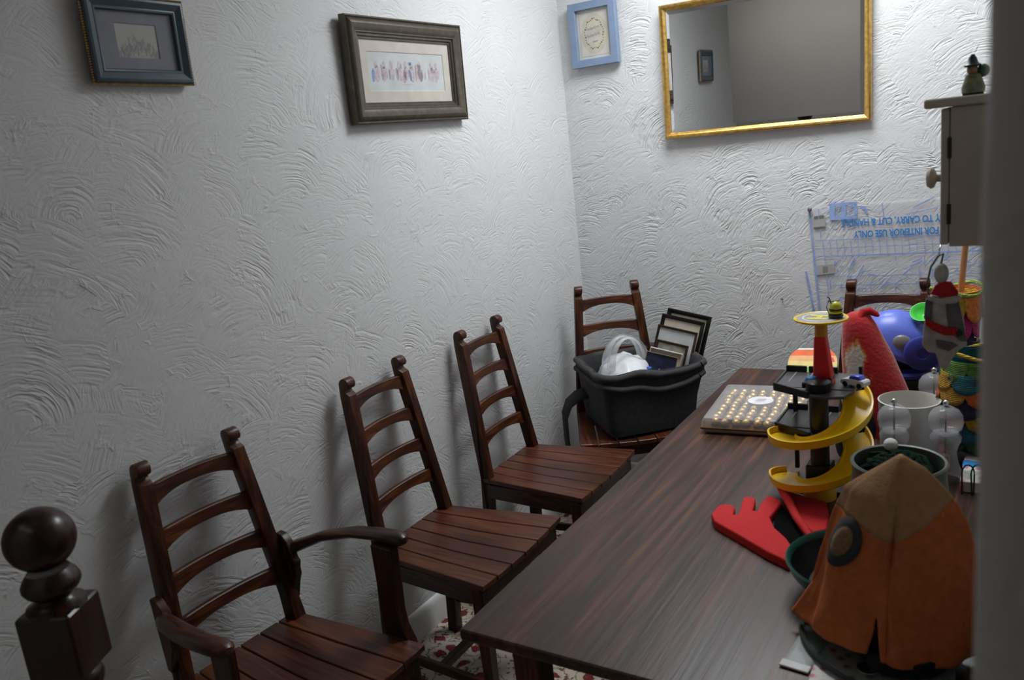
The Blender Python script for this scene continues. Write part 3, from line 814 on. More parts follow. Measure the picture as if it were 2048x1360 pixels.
# ------------------------------------------------------------------ chocolates
CL = pm('box_cream', (.62, .52, .36), .55, var=.1)
BRW = pm('box_gold_brown', (.16, .085, .03), .35, .4)
cb_ = thing('chocolate_box', 'flat box of gold-wrapped chocolates with clear lid near the table edge', 'chocolate box', (1.192, 2.895, TZ), rz(5))
hw, hl = .172, .212
MB().hexa([(-hw + .014, -hl + .014, 0), (hw - .014, -hl + .014, 0), (hw - .014, hl - .014, 0), (-hw + .014, hl - .014, 0)], [(-hw + .004, -hl + .004, .016), (hw - .004, -hl + .004, .016), (hw - .004, hl - .004, .016), (-hw + .004, hl - .004, .016)]).build('base_tray', CL, cb_, bevel=.003)
MB().box(-hw, hw, -hl, hl, .0165, .0245).build('gold_brown_band', BRW, cb_, bevel=.002)
lid = MB()
rg = []
for (i, z) in ((0.001, .0246), (.004, .046), (.010, .056), (.018, .058)):
    rg.append([(x, y, z) for x, y in rrect(-hw + i, hw - i, -hl + i, hl - i, .012, 0)])
lid_pts = min(len(r) for r in rg); rg = [[r[int(k * len(r) / lid_pts)] for k in range(lid_pts)] for r in rg]
lid.loft(rg, cap=False); lid.add(rg[-1], [tuple(range(lid_pts))])
lid.build('clear_lid', clear('clear_lid_plastic', alpha=.66, rough=.14, body=(.74, .74, .76)), cb_, smooth=30)
lb_ = MB().poly([(.046 * cos(a), .010 + .046 * sin(a)) for a in [2 * PI * k / 32 for k in range(32)]], .0585, .0592)
lo = lb_.build('oval_label', pm('white_label', (.80, .80, .82), .6), cb_); lo['label'] = 'round white sticker with a faint grey emblem'
for k in range(3):
    MB().box(-.018 + k * .003, .014 + k * .002, .000 + k * .011, .005 + k * .011, .0593, .0596).build('label_print', pm('grey_ink', (.45, .45, .50), .8), cb_)
FOIL = nodes('gold_foil')
m, nt, b = FOIL
f_ = noise_n(nt, coords(nt), 130, 4)
L(nt, ramp(nt, f_, [(.3, (.60, .34, .08)), (.7, (.95, .70, .30))]), b.inputs['Base Color'])
b.inputs['Metallic'].default_value = .85; b.inputs['Roughness'].default_value = .28
bump(nt, b, noise_n(nt, coords(nt), 160, 3), .8, .004)
foil = m
choc_mesh = None
bw_ = Matrix.Translation((1.192, 2.895, TZ)) @ Matrix.Rotation(rz(5), 4, 'Z')
rc = random.Random(2)
cm_ = MB().ball((0, 0, .0135), .0148, .0148, .0135, 12, 8)
cm_.lathe([(.0150, .0), (.0165, .004), (.0150, .007)], 12, mi=1)
first = None
for i in range(8):
    for j in range(10):
        x = -hw + .046 + i * (2 * hw - .082) / 7; y = -hl + .026 + j * (2 * hl - .082) / 9
        lc = bw_ @ Vector((x + rc.uniform(-.004, .004), y + rc.uniform(-.005, .005), .0250))
        if first is None:
            first = cm_.build('chocolate', [foil, pm('brown_paper_cup', (.10, .045, .02), .7)], smooth=60)
            tag(first, 'gold-foil chocolate ball in a brown cup under the clear box lid', 'chocolate', 'gold-wrapped chocolates in the flat box')
            o = first
        else:
            o = first.copy(); COL.objects.link(o)
        o.location = lc; o.rotation_euler = (0, 0, rc.uniform(0, 6))

# ------------------------------------------------------------------ toy car ramp tower
YEL = pm('yellow_plastic', (.95, .60, .010), .28, var=.05)
DGR = pm('dark_grey_plastic', (.060, .060, .066), .30, var=.08)
REDP = pm('red_plastic', (.78, .016, .014), .35, var=.06)
TX, TY = 1.532, 2.285
tw = thing('toy_car_tower', 'toy car park tower with yellow spiral ramps, black decks and a yellow helipad', 'toy', (TX, TY, TZ))
def spiral(z0, rise, a0, a1, ri=.062, ro=.140, flat=.14):
    pr = [(ri, 0), (ro - .004, 0), (ro, .004), (ro + .001, .024), (ro - .004, .024), (ro - .006, .007), (ri + .006, .007), (ri + .004, .016), (ri, .016)]
    rings = []; n = 44
    for k in range(n + 1):
        t = k / n; a = math.radians(lerp(a0, a1, t))
        s = max(0, (t - flat) / (1 - flat)); z = z0 + rise * (s * s * (1.35 - .35 * s))
        w = 1 if t > .1 else math.sin(PI / 2 * (.35 + .65 * t / .1))
        rings.append([((ri + (r - ri) * w) * cos(a), (ri + (r - ri) * w) * sin(a), z + q) for r, q in pr])
    return MB().loft(rings)
r1 = spiral(.172, .118, 170, 398).build('upper_ramp', YEL, tw, smooth=40)
r2 = spiral(.046, .118, 170, 398).build('lower_ramp', YEL, tw, smooth=40)
PRT = pm('black_print', (.02, .02, .02), .6)
for rp_, zz in ((r1, .239), (r2, .113)):
    for (a, r) in ((-8, .085), (-4, .112)):
        A = math.radians(a)
        MB().box(-.018, .018, -.0022, .0022, 0, .0006).build('printed_mark', PRT, rp_, loc=(r * cos(A), r * sin(A), zz), rot=(0, -.12, A + PI / 2))
MB().lathe([(.026, .012), (.026, .30), (.030, .305), (.034, .315), (.034, .340), (.026, .345)], 20).build('black_column', BLACKP, tw)
MB().box(-.034, .034, -.034, .034, .012, .10).build('column_foot', BLACKP, tw, bevel=.004)
MB().lathe([(.045, 0), (.045, .035), (.038, .044)], 24, c=(.0, -.012, 0)).build('yellow_base', YEL, tw, smooth=40)
MB().box(-.10, .06, .00, .10, 0, .012).build('base_plate', BLACKP, tw, bevel=.003)
MB().box(-.112, -.100, -.002, .010, 0, .05).build('ramp_prop', YEL, tw, bevel=.002)
def deck(z, nm):
    d = MB().box(-.128, .092, .012, .170, z, z + .008).build(nm, DGR, tw, bevel=.002)
    for q in ((-.128, -.068, .164, .172, .026), (-.062, .020, .164, .172, .026), (.080, .090, .150, .166, .036), (-.132, -.124, .02, .172, .012)):
        MB().box(q[0], q[1], q[2], q[3], z + .0082, z + q[4]).build('deck_wall', BLACKP, d, bevel=.0015)
    rl = MB()
    rl.hexa([(-.130, .020, z - .006), (-.126, .012, z - .006), (-.020, -.045, z - .006), (-.014, -.037, z - .006)], [(-.130, .020, z + .018), (-.126, .012, z + .018), (-.020, -.045, z + .014), (-.014, -.037, z + .014)])
    rl.build('deck_kerb', BLACKP, d, bevel=.0015)
    fr = MB().poly([(-.126, .014), (-.022, -.042), (.03, -.055), (.075, -.04), (.092, .012)], z - .002, z + .006).build('deck_apron', DGR, d, bevel=.0015)
    ln_ = MB()
    for x in (-.096, -.048, .0): ln_.box(x - .001, x + .001, .06, .160, z + .008, z + .0086)
    ln_.build('bay_lines', pm('faded_white_line', (.35, .35, .36), .6), d)
deck(.308, 'upper_deck'); deck(.188, 'lower_deck')
for (x, y) in ((-.10, .15), (.095, .15)):
    MB().box(x - .006, x + .006, y - .006, y + .006, .012, .308).build('deck_post', BLACKP, tw, bevel=.001)
MB().hexa([(-.024, .040, .316), (.030, .040, .316), (.030, .085, .316), (-.024, .085, .316)], [(-.019, .045, .456), (.012, .045, .456), (.012, .078, .456), (-.019, .078, .456)]).build('red_tower', REDP, tw, bevel=.003)
MB().box(-.026, .028, .036, .09, .3165, .340).build('tower_foot', BLACKP, tw, bevel=.002)
MB().lathe([(.018, .456), (.017, .500), (.016, .502)], 16, c=(-.002, .062, 0)).build('yellow_stem', pm('amber_plastic', (.55, .25, .008), .3), tw, smooth=40)
pc = (-.002, .062)
hp = MB().lathe([(.01, .498), (.060, .500), (.071, .504), (.073, .509), (.070, .511), (.066, .5085), (.01, .5085)], 40, c=(pc[0], pc[1], 0)).build('helipad', YEL, tw, smooth=40)
MB().lathe([(.0655, .5080), (.0655, .5092), (.01, .5092)], 40, c=(pc[0], pc[1], 0)).build('grey_disc', pm('pad_grey', (.30, .30, .31), .5), hp)
rgm = MB(); n = 40
rgm.loft([[(pc[0] + r * cos(2 * PI * k / n), pc[1] + r * sin(2 * PI * k / n), z) for k in range(n)] for r, z in ((.050, .5092), (.050, .5097), (.045, .5097), (.045, .5092))], cap=False)
rgm.build('white_ring', pm('pad_white', (.62, .64, .68), .5), hp)
hb = MB()
for (xa, xb, ya, yb) in ((-.026, -.011, -.030, .030), (.011, .026, -.030, .030), (-.012, .012, -.008, .008)): hb.box(xa, xb, ya, yb, 0, .0008)
hb.build('letter_h', pm('h_yellow', (.66, .60, .06), .5), hp, loc=(pc[0] - .004, pc[1], .5093), rot=(0, 0, rz(84)))

# vehicles on the tower
def toy_car(label, loc, rzz, body, top, pitch=0., s=1.):
    t = thing('toy_car', label, 'toy car', mat=Matrix.Translation(loc) @ Matrix.Rotation(rzz, 4, 'Z') @ Matrix.Rotation(pitch, 4, 'Y') @ Matrix.Scale(s, 4))
    prof = [(-.034, .006), (.034, .006), (.036, .014), (.030, .019), (.012, .022), (-.030, .022), (-.035, .017)]
    MB().hexa([(x, -.015, z) for x, z in prof], [(x, .015, z) for x, z in prof]).build('car_body', body, t, bevel=.002, seg=2)
    cab = [(-.024, .0215), (.014, .0215), (.006, .032), (-.018, .032)]
    MB().hexa([(x, -.012, z) for x, z in cab], [(x, .012, z) for x, z in cab]).build('cabin', top, t, bevel=.002)
    for x in (-.021, .021):
        for y in (-.0145, .0145):
            w_ = MB(); w_.lathe([(.0065, -.0025), (.0075, -.0015), (.0075, .0015), (.0065, .0025)], 12)
            w_.v = [(a + x, c + y, b_2 + .0075) for a, b_2, c in w_.v]
            w_.build('wheel', BLACKP, t, smooth=40)
    return t
CARB = pm('car_blue', (.02, .25, .60), .25, var=.1); CARN = pm('car_dark', (.012, .014, .03), .25)
CARW = pm('car_white', (.75, .77, .82), .25)
toy_car('small blue toy car parked on the upper black deck of the tower', (TX - .022, TY + .022, TZ + .3165), rz(80), CARN, CARB, s=1.0)
toy_car('small white and blue toy car at the top of the upper yellow ramp', (TX + .088, TY + .052, TZ + .316), rz(155), CARW, pm('car_royal', (.05, .10, .60), .25), s=1.05)
hc = thing('toy_helicopter', 'tiny yellow and black striped toy standing on the helipad', 'toy', (TX + .038, TY + .062, TZ + .5096), rz(20))
YL2 = pm('acid_yellow', (.62, .60, .04), .35)
MB().ball((0, 0, .030), .016, .019, .017, 16, 10).build('yellow_cabin', YL2, hc, smooth=60)
MB().lathe([(.016, .0), (.020, .004), (.020, .009), (.016, .012)], 16).build('black_skid', BLACKP, hc)
MB().lathe([(.012, .0115), (.0195, .014), (.0195, .019), (.012, .021)], 16).build('yellow_band', YL2, hc, smooth=40)
MB().lathe([(.012, .0205), (.0185, .022), (.0185, .026), (.012, .028)], 16).build('black_band', BLACKP, hc, smooth=40)
MB().tube([(-.012, 0, .040), (-.016, .0, .056), (-.022, .0, .060)], .0016, 6).build('mast', BLACKP, hc)
MB().tube([(-.018, .0, .012), (-.024, 0, .03), (-.018, 0, .05)], .0014, 6).build('side_rail', BLACKP, hc)
MB().box(-.020, .010, -.003, .003, .046, .0475).build('rotor', BLACKP, hc, bevel=.0005)

# ------------------------------------------------------------------ red felted cosy
m, nt, b = nodes('red_felt_flame')
v = coords(nt); sp = N(nt, 'ShaderNodeSeparateXYZ'); L(nt, v, sp.inputs[0])
side = math_n(nt, 'SUBTRACT', .92, math_n(nt, 'MULTIPLY', math_n(nt, 'ABSOLUTE', math_n(nt, 'ADD', sp.outputs[0], .068)), 11.5))
side = math_n(nt, 'ADD', side, math_n(nt, 'MULTIPLY', sp.outputs[1], -2.))
hgt = math_n(nt, 'MULTIPLY', math_n(nt, 'MAXIMUM', math_n(nt, 'SUBTRACT', sp.outputs[2], .275), 0.), -8.)
k_ = math_n(nt, 'ADD', math_n(nt, 'ADD', side, hgt), math_n(nt, 'MULTIPLY', math_n(nt, 'SUBTRACT', noise_n(nt, coords(nt, (26, 26, 9)), 1., 4, .6), .5), 1.5))
L(nt, ramp(nt, k_, [(.42, (.44, .010, .012)), (.58, (.56, .05, .015)), (.68, (.64, .27, .07)), (.80, (.64, .57, .50))]), b.inputs['Base Color'])
b.inputs['Roughness'].default_value = .95
bump(nt, b, noise_n(nt, v, 90, 4), .5, .006)
b.inputs['Sheen Weight'].default_value = .3
hat = thing('felt_cosy', 'tall red felted wool cosy with white and orange flame patch behind the toy tower', 'tea cosy', (1.600, 2.868, TZ))
rg = []
for (z, cx, rx, ry) in ((0, .008, .118, .10), (.04, .006, .116, .10), (.10, -.002, .108, .094), (.18, -.018, .095, .084), (.26, -.036, .079, .072), (.33, -.052, .062, .060), (.37, -.060, .052, .050), (.395, -.064, .040, .038), (.405, -.064, .022, .022)):
    rg.append([(cx + rx * cos(2 * PI * k / 36) * (1 + .04 * noise.noise(Vector((cos(2 * PI * k / 36) * 2, sin(2 * PI * k / 36) * 2, z * 9)))), ry * sin(2 * PI * k / 36), z) for k in range(36)])
MB().loft(rg).build('felt_body', m, hat, smooth=70)
RF = pm('red_felt_plain', (.40, .012, .014), .95, var=.2, scale=60, bmp=.3)
MB().tube([(-.055, -.03, .385), (-.045, -.012, .408), (-.025, -.004, .412), (-.004, -.004, .400), (.004, -.006, .395)], [.010, .014, .013, .009, .004], 10).build('felt_knot', RF, hat, smooth=60)

# soft black pouch between ramp and cosy
bp = MB().ball((0, 0, .130), .060, .058, .133, 28, 18)
def sag(c):
    n = noise.noise(c * 14) * .012
    q = Vector((c.x * (1.25 - c.z * 2.2), c.y * (1.2 - c.z * 1.4), max(0, c.z)))
    return q + Vector((n, n * .5, 0)) * (1 if c.z > .01 else 0)
o = bp.build('black_pouch', pm('black_cloth', (.009, .009, .010), .85, var=.2, bmp=.3), disp=sag, smooth=60, loc=(1.572, 2.565, TZ))
tag(o, 'soft black cloth pouch between the yellow ramp and the red cosy', 'pouch')

# ------------------------------------------------------------------ striped book + blue toy at the far end
rb = thing('striped_card', 'rainbow striped card with rounded top leaning behind the toy tower', 'card', mat=Matrix.Translation((1.262, 3.395, TZ)) @ Matrix.Rotation(rz(8), 4, 'Z') @ Matrix.Rotation(rz(-62), 4, 'X'))
STR = [((.10, .30, .42), 'teal'), ((.20, .42, .10), 'green'), ((.75, .62, .22), 'yellow'), ((.85, .45, .20), 'peach'), ((.85, .16, .05), 'orange'), ((.80, .76, .72), 'white')]
zs = [0, .030, .065, .10, .135, .172, .182]
for i, (c, nm) in enumerate(STR):
    def half(z): return .098 * (1 - max(0, (z - .10) / .10) ** 2) ** .5 if z > .10 else .098
    z0_, z1_ = zs[i], zs[i + 1]
    pts = [(-half(z0_), z0_), (half(z0_), z0_), (half((z0_ + z1_) / 2), (z0_ + z1_) / 2), (half(z1_), z1_), (-half(z1_), z1_), (-half((z0_ + z1_) / 2), (z0_ + z1_) / 2)]
    so = MB().poly(pts, -.003, .003, 'xz').build('stripe', pm('stripe_' + nm, c, .7), rb); so['label'] = nm + ' stripe'
MB().poly([(.03, .0), (.098, .0), (.098, .07), (.06, .088), (.036, .05)], -.0042, -.003, 'xz').build('peach_patch', pm('patch_peach', (.80, .50, .38), .7), rb)
MB().poly([(.05, .098), (.088, .098), (.082, .122), (.06, .125)], -.0042, -.003, 'xz').build('pink_spot', pm('patch_pink', (.80, .08, .12), .7), rb)

BLU = pm('periwinkle_plastic', (.125, .19, .72), .35, var=.05); BLU2 = pm('deep_blue_plastic', (.045, .06, .36), .35, var=.05)
bt = thing('domed_toy', 'big periwinkle blue domed plastic toy with a round disc on its side', 'toy', (1.612, 3.27, TZ), rz(6))
MB().lathe([(.100, 0), (.112, .010), (.112, .07), (.10, .085)], 32, sx=1.15, sy=.85).build('black_base', BLACKP, bt, smooth=40)
MB().lathe([(.10, .082), (.128, .086), (.132, .098), (.126, .108), (.10, .106)], 40, sx=1.12, sy=.85).build('blue_tray', BLU2, bt, smooth=40)
MB().ball((.0, .02, .15), .105, .07, .10, 24, 14).build('dark_inside', pm('dark_navy_inside', (.008, .012, .03), .4), bt, smooth=60)
# domed cover: a thick shell that overhangs the front, cut low on the left
gr = []
for j in range(15):
    ph = math.radians(4 + 86 * j / 14)
    row = []
    for i in range(37):
        a = 2 * PI * i / 36
        rx, ry = .150, .108
        x, y = rx * cos(ph) * cos(a), ry * cos(ph) * sin(a)
        z = .185 + .135 * sin(ph) - .30 * x * (1 - .2 * sin(ph)) * (1 if x > 0 else .35)
        lip = .06 * max(0, -sin(a)) * max(0, 1 - j / 5) * (.6 + 3.4 * x)
        row.append((x, y, z - lip))
    gr.append(row)
MB().sheet(gr).build('dome_cover', BLU, bt, solid=.006, smooth=70)
w_ = MB().lathe([(.004, -.016), (.058, -.014), (.062, -.008), (.062, .006), (.056, .011), (.020, .012), (.018, .008), (.004, .008)], 40)
w_.v = [(x, -z, y) for x, y, z in w_.v]
wd = w_.build('side_disc', BLU2, bt, smooth=40, loc=(.078, -.118, .190), rot=(0, 0, rz(10)))
sl = MB().ball((0, 0, 0), .034, .016, .030, 20, 12).build('grey_lamp', pm('lamp_grey', (.22, .21, .20), .3), bt, smooth=60, loc=(.012, -.096, .222), rot=(0, rz(18), 0))
MB().ball((-.115, -.02, .25), .034, .04, .03, 18, 12).build('turquoise_end', pm('turquoise', (.18, .50, .52), .4), bt, smooth=60)
gp = MB().lathe([(.010, 0), (.012, .012), (.009, .020), (.014, .030), (.030, .040), (.040, .052), (.043, .058), (.040, .058), (.028, .046), (.006, .036)], 28).build('green_sucker', pm('bright_green', (.06, .60, .06), .3), bt, smooth=50, loc=(.085, -.01, .282), rot=(rz(38), rz(-8), 0))

# ------------------------------------------------------------------ salt and pepper mills, white pot
ACR = clear('clear_acrylic', (.97, .97, .98), .76, .04, (.80, .81, .84)); STL = pm('bright_steel', (.62, .62, .63), .2, 1.0, var=.05)
def mill(label, loc):
    t = thing('pepper_mill', label, 'pepper mill', loc, 0, 'clear acrylic mills')
    MB().lathe([(.004, 0), (.040, 0), (.044, .006), (.042, .03), (.034, .055), (.029, .085), (.034, .108), (.041, .122), (.041, .134), (.034, .144), (.006, .146)], 28).build('clear_body', ACR, t, smooth=50)
    MB().lathe([(.006, .147), (.030, .148), (.042, .158), (.046, .176), (.044, .196), (.034, .212), (.016, .222), (.004, .223)], 28).build('clear_head', ACR, t, smooth=50)
    MB().lathe([(.0022, .02), (.0022, .226)], 8).build('spindle', pm('dark_steel', (.12, .12, .13), .35, .9), t)
    MB().lathe([(.010, .030), (.014, .034), (.012, .075), (.006, .08)], 16).build('grinder', pm('pepper_mix', (.20, .12, .08), .8, var=.5, scale=200), t)
    MB().ball((0, 0, .233), .0085, .0085, .0085, 14, 10).build('steel_knob', STL, t, smooth=60)
    return t
m1_ = mill('clear acrylic pepper mill in front of the white pot, left of the pair', (1.700, 2.475, TZ))
copy_thing(m1_, (1.832, 2.490, TZ), 0, 'clear acrylic pepper mill in front of the white pot, beside the lower crochet cover')
copy_thing(m1_, (1.772, 2.812, TZ), 0, 'clear acrylic pepper mill standing behind the white pot')
wp = MB().lathe([(.01, 0), (.070, 0), (.080, .01), (.086, .185), (.088, .192), (.084, .193), (.080, .18), (.072, .02), (.01, .014)], 40).build('white_pot', pm('white_glaze', (.62, .61, .57), .3, var=.03), smooth=40, loc=(1.722, 2.625, TZ))
tag(wp, 'tall round white ceramic pot behind the clear acrylic mills', 'pot')

# ------------------------------------------------------------------ grey-green pot of dark wool
gpz = thing('plant_pot', 'grey-green plastic pot holding dark green wool, behind the rust bag', 'pot', (1.765, 2.060, TZ))
MB().lathe([(.01, 0), (.118, 0), (.124, .006), (.118, .08), (.106, .185), (.106, .212), (.110, .218), (.106, .222), (.101, .220), (.100, .18), (.110, .02), (.01, .016)], 48).build('pot', pm('grey_green_plastic', (.085, .10, .088), .45, var=.08), gpz, smooth=40)
wool = MB(); rw = random.Random(9)
for k in range(42):
    a0 = rw.uniform(0, 2 * PI); r0 = rw.uniform(.02, .075); tlt = rw.uniform(-.5, .5); cx0, cy0 = rw.uniform(-.02, .02), rw.uniform(-.02, .02)
    pts = []
    for i in range(9):
        a = a0 + PI * 1.1 * i / 8
        x, y = cx0 + r0 * cos(a), cy0 + r0 * sin(a)
        rr = math.hypot(x, y); q = min(1, .088 / max(rr, 1e-6)); x *= q; y *= q
        pts.append((x, y, .175 + .05 * (1 - (rr / .1) ** 2) + tlt * x * .3 + .01 * sin(i)))
    wool.tube(pts, .0075, 6)
wo = wool.build('wool', pm('dark_green_wool', (.007, .020, .011), 1., var=.5, scale=160, bmp=.5, spec=.1), smooth=60, loc=(1.765, 2.060, TZ))
wo['kind'] = 'stuff'; tag(wo, 'tangle of dark green wool heaped in the grey-green pot', 'wool')
pmn = MB().ball((0, 0, 0), .017, .017, .016, 16, 10).build('pompom', pm('white_wool', (.62, .64, .64), .9, bmp=.5), loc=(1.742, 2.10, TZ + .245), smooth=60)
tag(pmn, 'small white wool pompom on the dark green wool', 'pompom')

# ------------------------------------------------------------------ crochet covers with overlapping scales
YARN = {}
def yarn(nm, c):
    if nm in YARN: return YARN[nm]
    m, nt, b = nodes('yarn_' + nm)
    v = coords(nt)
    wv = N(nt, 'ShaderNodeTexWave', bands_direction='Z'); wv.inputs['Scale'].default_value = 62; wv.inputs['Distortion'].default_value = 3.; L(nt, v, wv.inputs['Vector'])
    L(nt, ramp(nt, noise_n(nt, v, 70, 3), [(.3, [x * .55 for x in c]), (.7, c)]), b.inputs['Base Color'])
    b.inputs['Roughness'].default_value = .95
    bump(nt, b, wv.outputs['Fac'], .7, .004)
    YARN[nm] = m
    return m
yarn('green', (.11, .24, .035)); yarn('teal', (.015, .13, .16)); yarn('mustard', (.45, .24, .015)); yarn('orange', (.62, .13, .015)); yarn('purple', (.03, .018, .06)); yarn('dkgreen', (.05, .12, .03))
yarn('yellow', (.60, .40, .03)); yarn('pink', (.55, .04, .20)); yarn('lime', (.35, .50, .08)); yarn('violet', (.14, .09, .42)); yarn('brightorange', (.85, .26, .05))
def scale_mesh(r, half_a, h):
    gr = []
    for j in range(6):
        t = j / 5; row = []
        for i in range(9):
            u_ = -1 + 2 * i / 8
            hh = h * (.30 + .70 * math.sqrt(max(0, 1 - u_ * u_)))
            rr = r + .004 + .010 * t * (1 - .5 * u_ * u_)
            a = half_a * u_
            row.append((rr * cos(a), rr * sin(a), -hh * t))
        gr.append(row)
    return MB().sheet(gr)
def crochet(name, label, loc, rows, radius, colours, dz, n, taper=lambda z: 1., rim='yellow', inner='teal', ph=0.):
    t = thing(name, label, 'crochet cover', loc, 0)
    hgt_ = rows * dz + .035
    pr = [(radius(0) * .8, 0.0)] + [(radius(hgt_ * k / 10), hgt_ * k / 10) for k in range(11)] + [(radius(hgt_) - .006, hgt_), (radius(hgt_) - .008, hgt_ - .05), (.01, hgt_ - .055)]
    MB().lathe(pr, 28).build('lining', yarn(inner, (0, 0, 0)), t, smooth=50)
    R1 = radius(hgt_)
    MB().tube([(R1 * cos(2 * PI * k / 24), R1 * sin(2 * PI * k / 24), hgt_ + .012 * sin(4 * PI * k / 24)) for k in range(25)], .006, 8, cap=False).build('rim', yarn(rim, (0, 0, 0)), t, smooth=60)
    cache = {}
    for r_ in range(rows):
        z = hgt_ - .012 - r_ * dz
        rad = radius(max(0, z - dz * .5))
        me = None
        for k in range(n):
            a = 2 * PI * (k + (.5 if r_ % 2 else 0)) / n + ph
            col = colours[r_][k % len(colours[r_])]
            key = (r_, col)
            if key not in cache:
                o = scale_mesh(rad, PI / n * 1.12, dz * 1.55).build('scale', yarn(col, (0, 0, 0)), t, solid=.005, smooth=60); cache[key] = o
            else:
                o = cache[key].copy(); COL.objects.link(o)
            o.location = (0, 0, z); o.rotation_euler = (0, 0, a)
    return t
crochet('crochet_cover', 'lower crochet bottle cover of green, teal, orange and purple scales by the wall end', (1.890, 2.690, TZ + .0345), 7, lambda z: .062 + .026 * math.sin(PI * min(1, z / .30)) ** .7 if z < .26 else .062 + .026 * math.sin(PI * .26 / .30) ** .7,
        [['green'], ['teal', 'mustard'], ['orange', 'mustard', 'orange'], ['purple'], ['orange', 'mustard'], ['green', 'teal', 'green'], ['mustard', 'dkgreen', 'dkgreen']], .037, 7, ph=.5)
fl = crochet('crochet_cover', 'upper crochet cover in pink, orange and lime with a wooden stick, behind the hanging ornament', (1.815, 3.05, TZ), 7, lambda z: .030 + .050 * max(0, (z - .22) / .21) ** 1.2 * .85,
        [['brightorange', 'yellow'], ['pink', 'brightorange', 'pink'], ['purple', 'pink', 'pink'], ['pink', 'brightorange'], ['lime', 'yellow'], ['teal', 'green'], ['green', 'pink']], .059, 7, rim='lime', inner='brightorange', ph=.2)
MB().tube([(.01, .0, .40), (.035, .0, .75)], .010, 10).build('wooden_stick', wood('pine', 'z', (.30, .14, .05), (.45, .23, .09), (.55, .30, .13), rough=.5), fl)

# white card and pen pot against the light
cd = MB().box(-.050, .055, -.002, .002, 0, .345).build('white_card', pm('white_card_stock', (.80, .80, .79), .8, var=.03), loc=(1.845, 3.42, TZ), rot=(rz(-5), 0, rz(-4)), bevel=.0006)
tag(cd, 'plain white card standing at the far right of the table', 'card')
pp = thing('pen_pot', 'black pot of pens in front of the white card', 'pen pot', (1.842, 3.28, TZ))
MB().lathe([(.01, 0), (.030, 0), (.034, .004), (.034, .215), (.030, .215), (.028, .02), (.01, .015)], 24).build('pot', BLACKP, pp)
for (x, y, dx, dz_) in ((-.012, 0, -.006, .40), (.008, .006, .006, .37), (.018, -.008, .014, .345), (-.002, -.014, .0, .33)):
    MB().tube([(x, y, .02), (x + dx, y, dz_)], .0035, 8).build('pen', BLACKP if dx < .01 else pm('grey_pen', (.35, .34, .33), .4), pp)

# floral box with a blue stripe, and the wire stand on it
m, nt, b = nodes('floral_paper')
v = coords(nt)
vo = N(nt, 'ShaderNodeTexVoronoi', voronoi_dimensions='2D'); vo.inputs['Scale'].default_value = 26; L(nt, v, vo.inputs['Vector'])
q = math_n(nt, 'ADD', vo.outputs['Distance'], math_n(nt, 'MULTIPLY', noise_n(nt, v, 60, 2), .3))
L(nt, ramp(nt, q, [(.26, (.55, .16, .20)), (.36, (.70, .55, .55)), (.44, (.72, .71, .69)), (.7, (.74, .73, .71)), (.75, (.50, .56, .48))]), b.inputs['Base Color']); b.inputs['Roughness'].default_value = .6
FLP = m
fb = thing('gift_box', 'flat white floral box with a bright blue stripe under the lower crochet cover', 'box', (1.936, 2.600, TZ), rz(0))
MB().box(-.062, .062, -.185, .185, 0, .033).build('box_body', FLP, fb, bevel=.002)
MB().box(-.063, .063, -.075, -.030, .001, .0334).build('blue_stripe', pm('cyan_blue', (.03, .25, .62), .5), fb)
WIRE = pm('black_wire', (.008, .008, .009), .4)
wsn = thing('wire_stand', 'black wire loops hanging over the floral box edge', 'wire stand', (1.925, 2.392, TZ))
for k, (x, r_) in enumerate(((-.030, .030), (-.006, .034), (.018, .028))):
    pts = [(x - .014, .005, .001)] + [(x + r_ * .5 * -cos(a), .012, .06 + r_ * .9 * sin(a)) for a in [PI * i / 10 for i in range(11)]] + [(x + .014, .010, .001)]
    MB().tube(pts, .0022, 6).build('wire_loop', WIRE, wsn, smooth=60)

# ------------------------------------------------------------------ red felt glove
RFE = pm('scarlet_felt', (.62, .014, .018), .85, var=.10, scale=120, bmp=.35)
gv = thing('felt_glove', 'bright red felt glove with short fingers lying on the table', 'glove', (1.45, 2.03, TZ))
def gl(pts): return [(x - 1.45, y - 2.03) for x, y in pts]
def puff(outline, z0, z1, name, mat, dome=.012):
    """cushioned felt shape: outline, then an inset raised ring, then a filled top"""
    o = MB().poly(outline, z0, z1).build(name, mat, gv, smooth=0)
    bm = bmesh.new(); bm.from_mesh(o.data)
    ed = [e for e in bm.edges if all(v.co.z > z1 - 1e-5 for v in e.verts) and len(e.link_faces) == 2]
    bmesh.ops.bevel(bm, geom=ed, offset=.0055, segments=4, affect='EDGES', profile=.5, clamp_overlap=True)
    bm.to_mesh(o.data); bm.free()
    o.data.polygons.foreach_set('use_smooth', [True] * len(o.data.polygons)); o.data.set_sharp_from_angle(angle=1.0)
    return o
def arc(cx, cy, r, a0, a1, n=6): return [(cx + r * cos(math.radians(lerp(a0, a1, k / n))), cy + r * sin(math.radians(lerp(a0, a1, k / n)))) for k in range(n + 1)]
palm = [(1.552, 1.835), (1.560, 1.885), (1.515, 1.955), (1.475, 2.00), (1.448, 2.055), (1.455, 2.15), (1.445, 2.168)]
palm += arc(1.417, 2.160, .024, 40, 120, 5) + [(1.403, 2.125), (1.408, 2.080)] + [(1.394, 2.080), (1.387, 2.130)]
palm += arc(1.364, 2.142, .021, 30, 140, 5) + [(1.356, 2.100), (1.366, 2.045)] + [(1.352, 2.040), (1.347, 2.072)]
palm += arc(1.322, 2.070, .026, 20, 170, 6) + [(1.296, 2.025), (1.318, 1.985), (1.40, 1.93), (1.49, 1.868)]
puff(gl(palm), .001, .024, 'palm_and_fingers', RFE, .010)
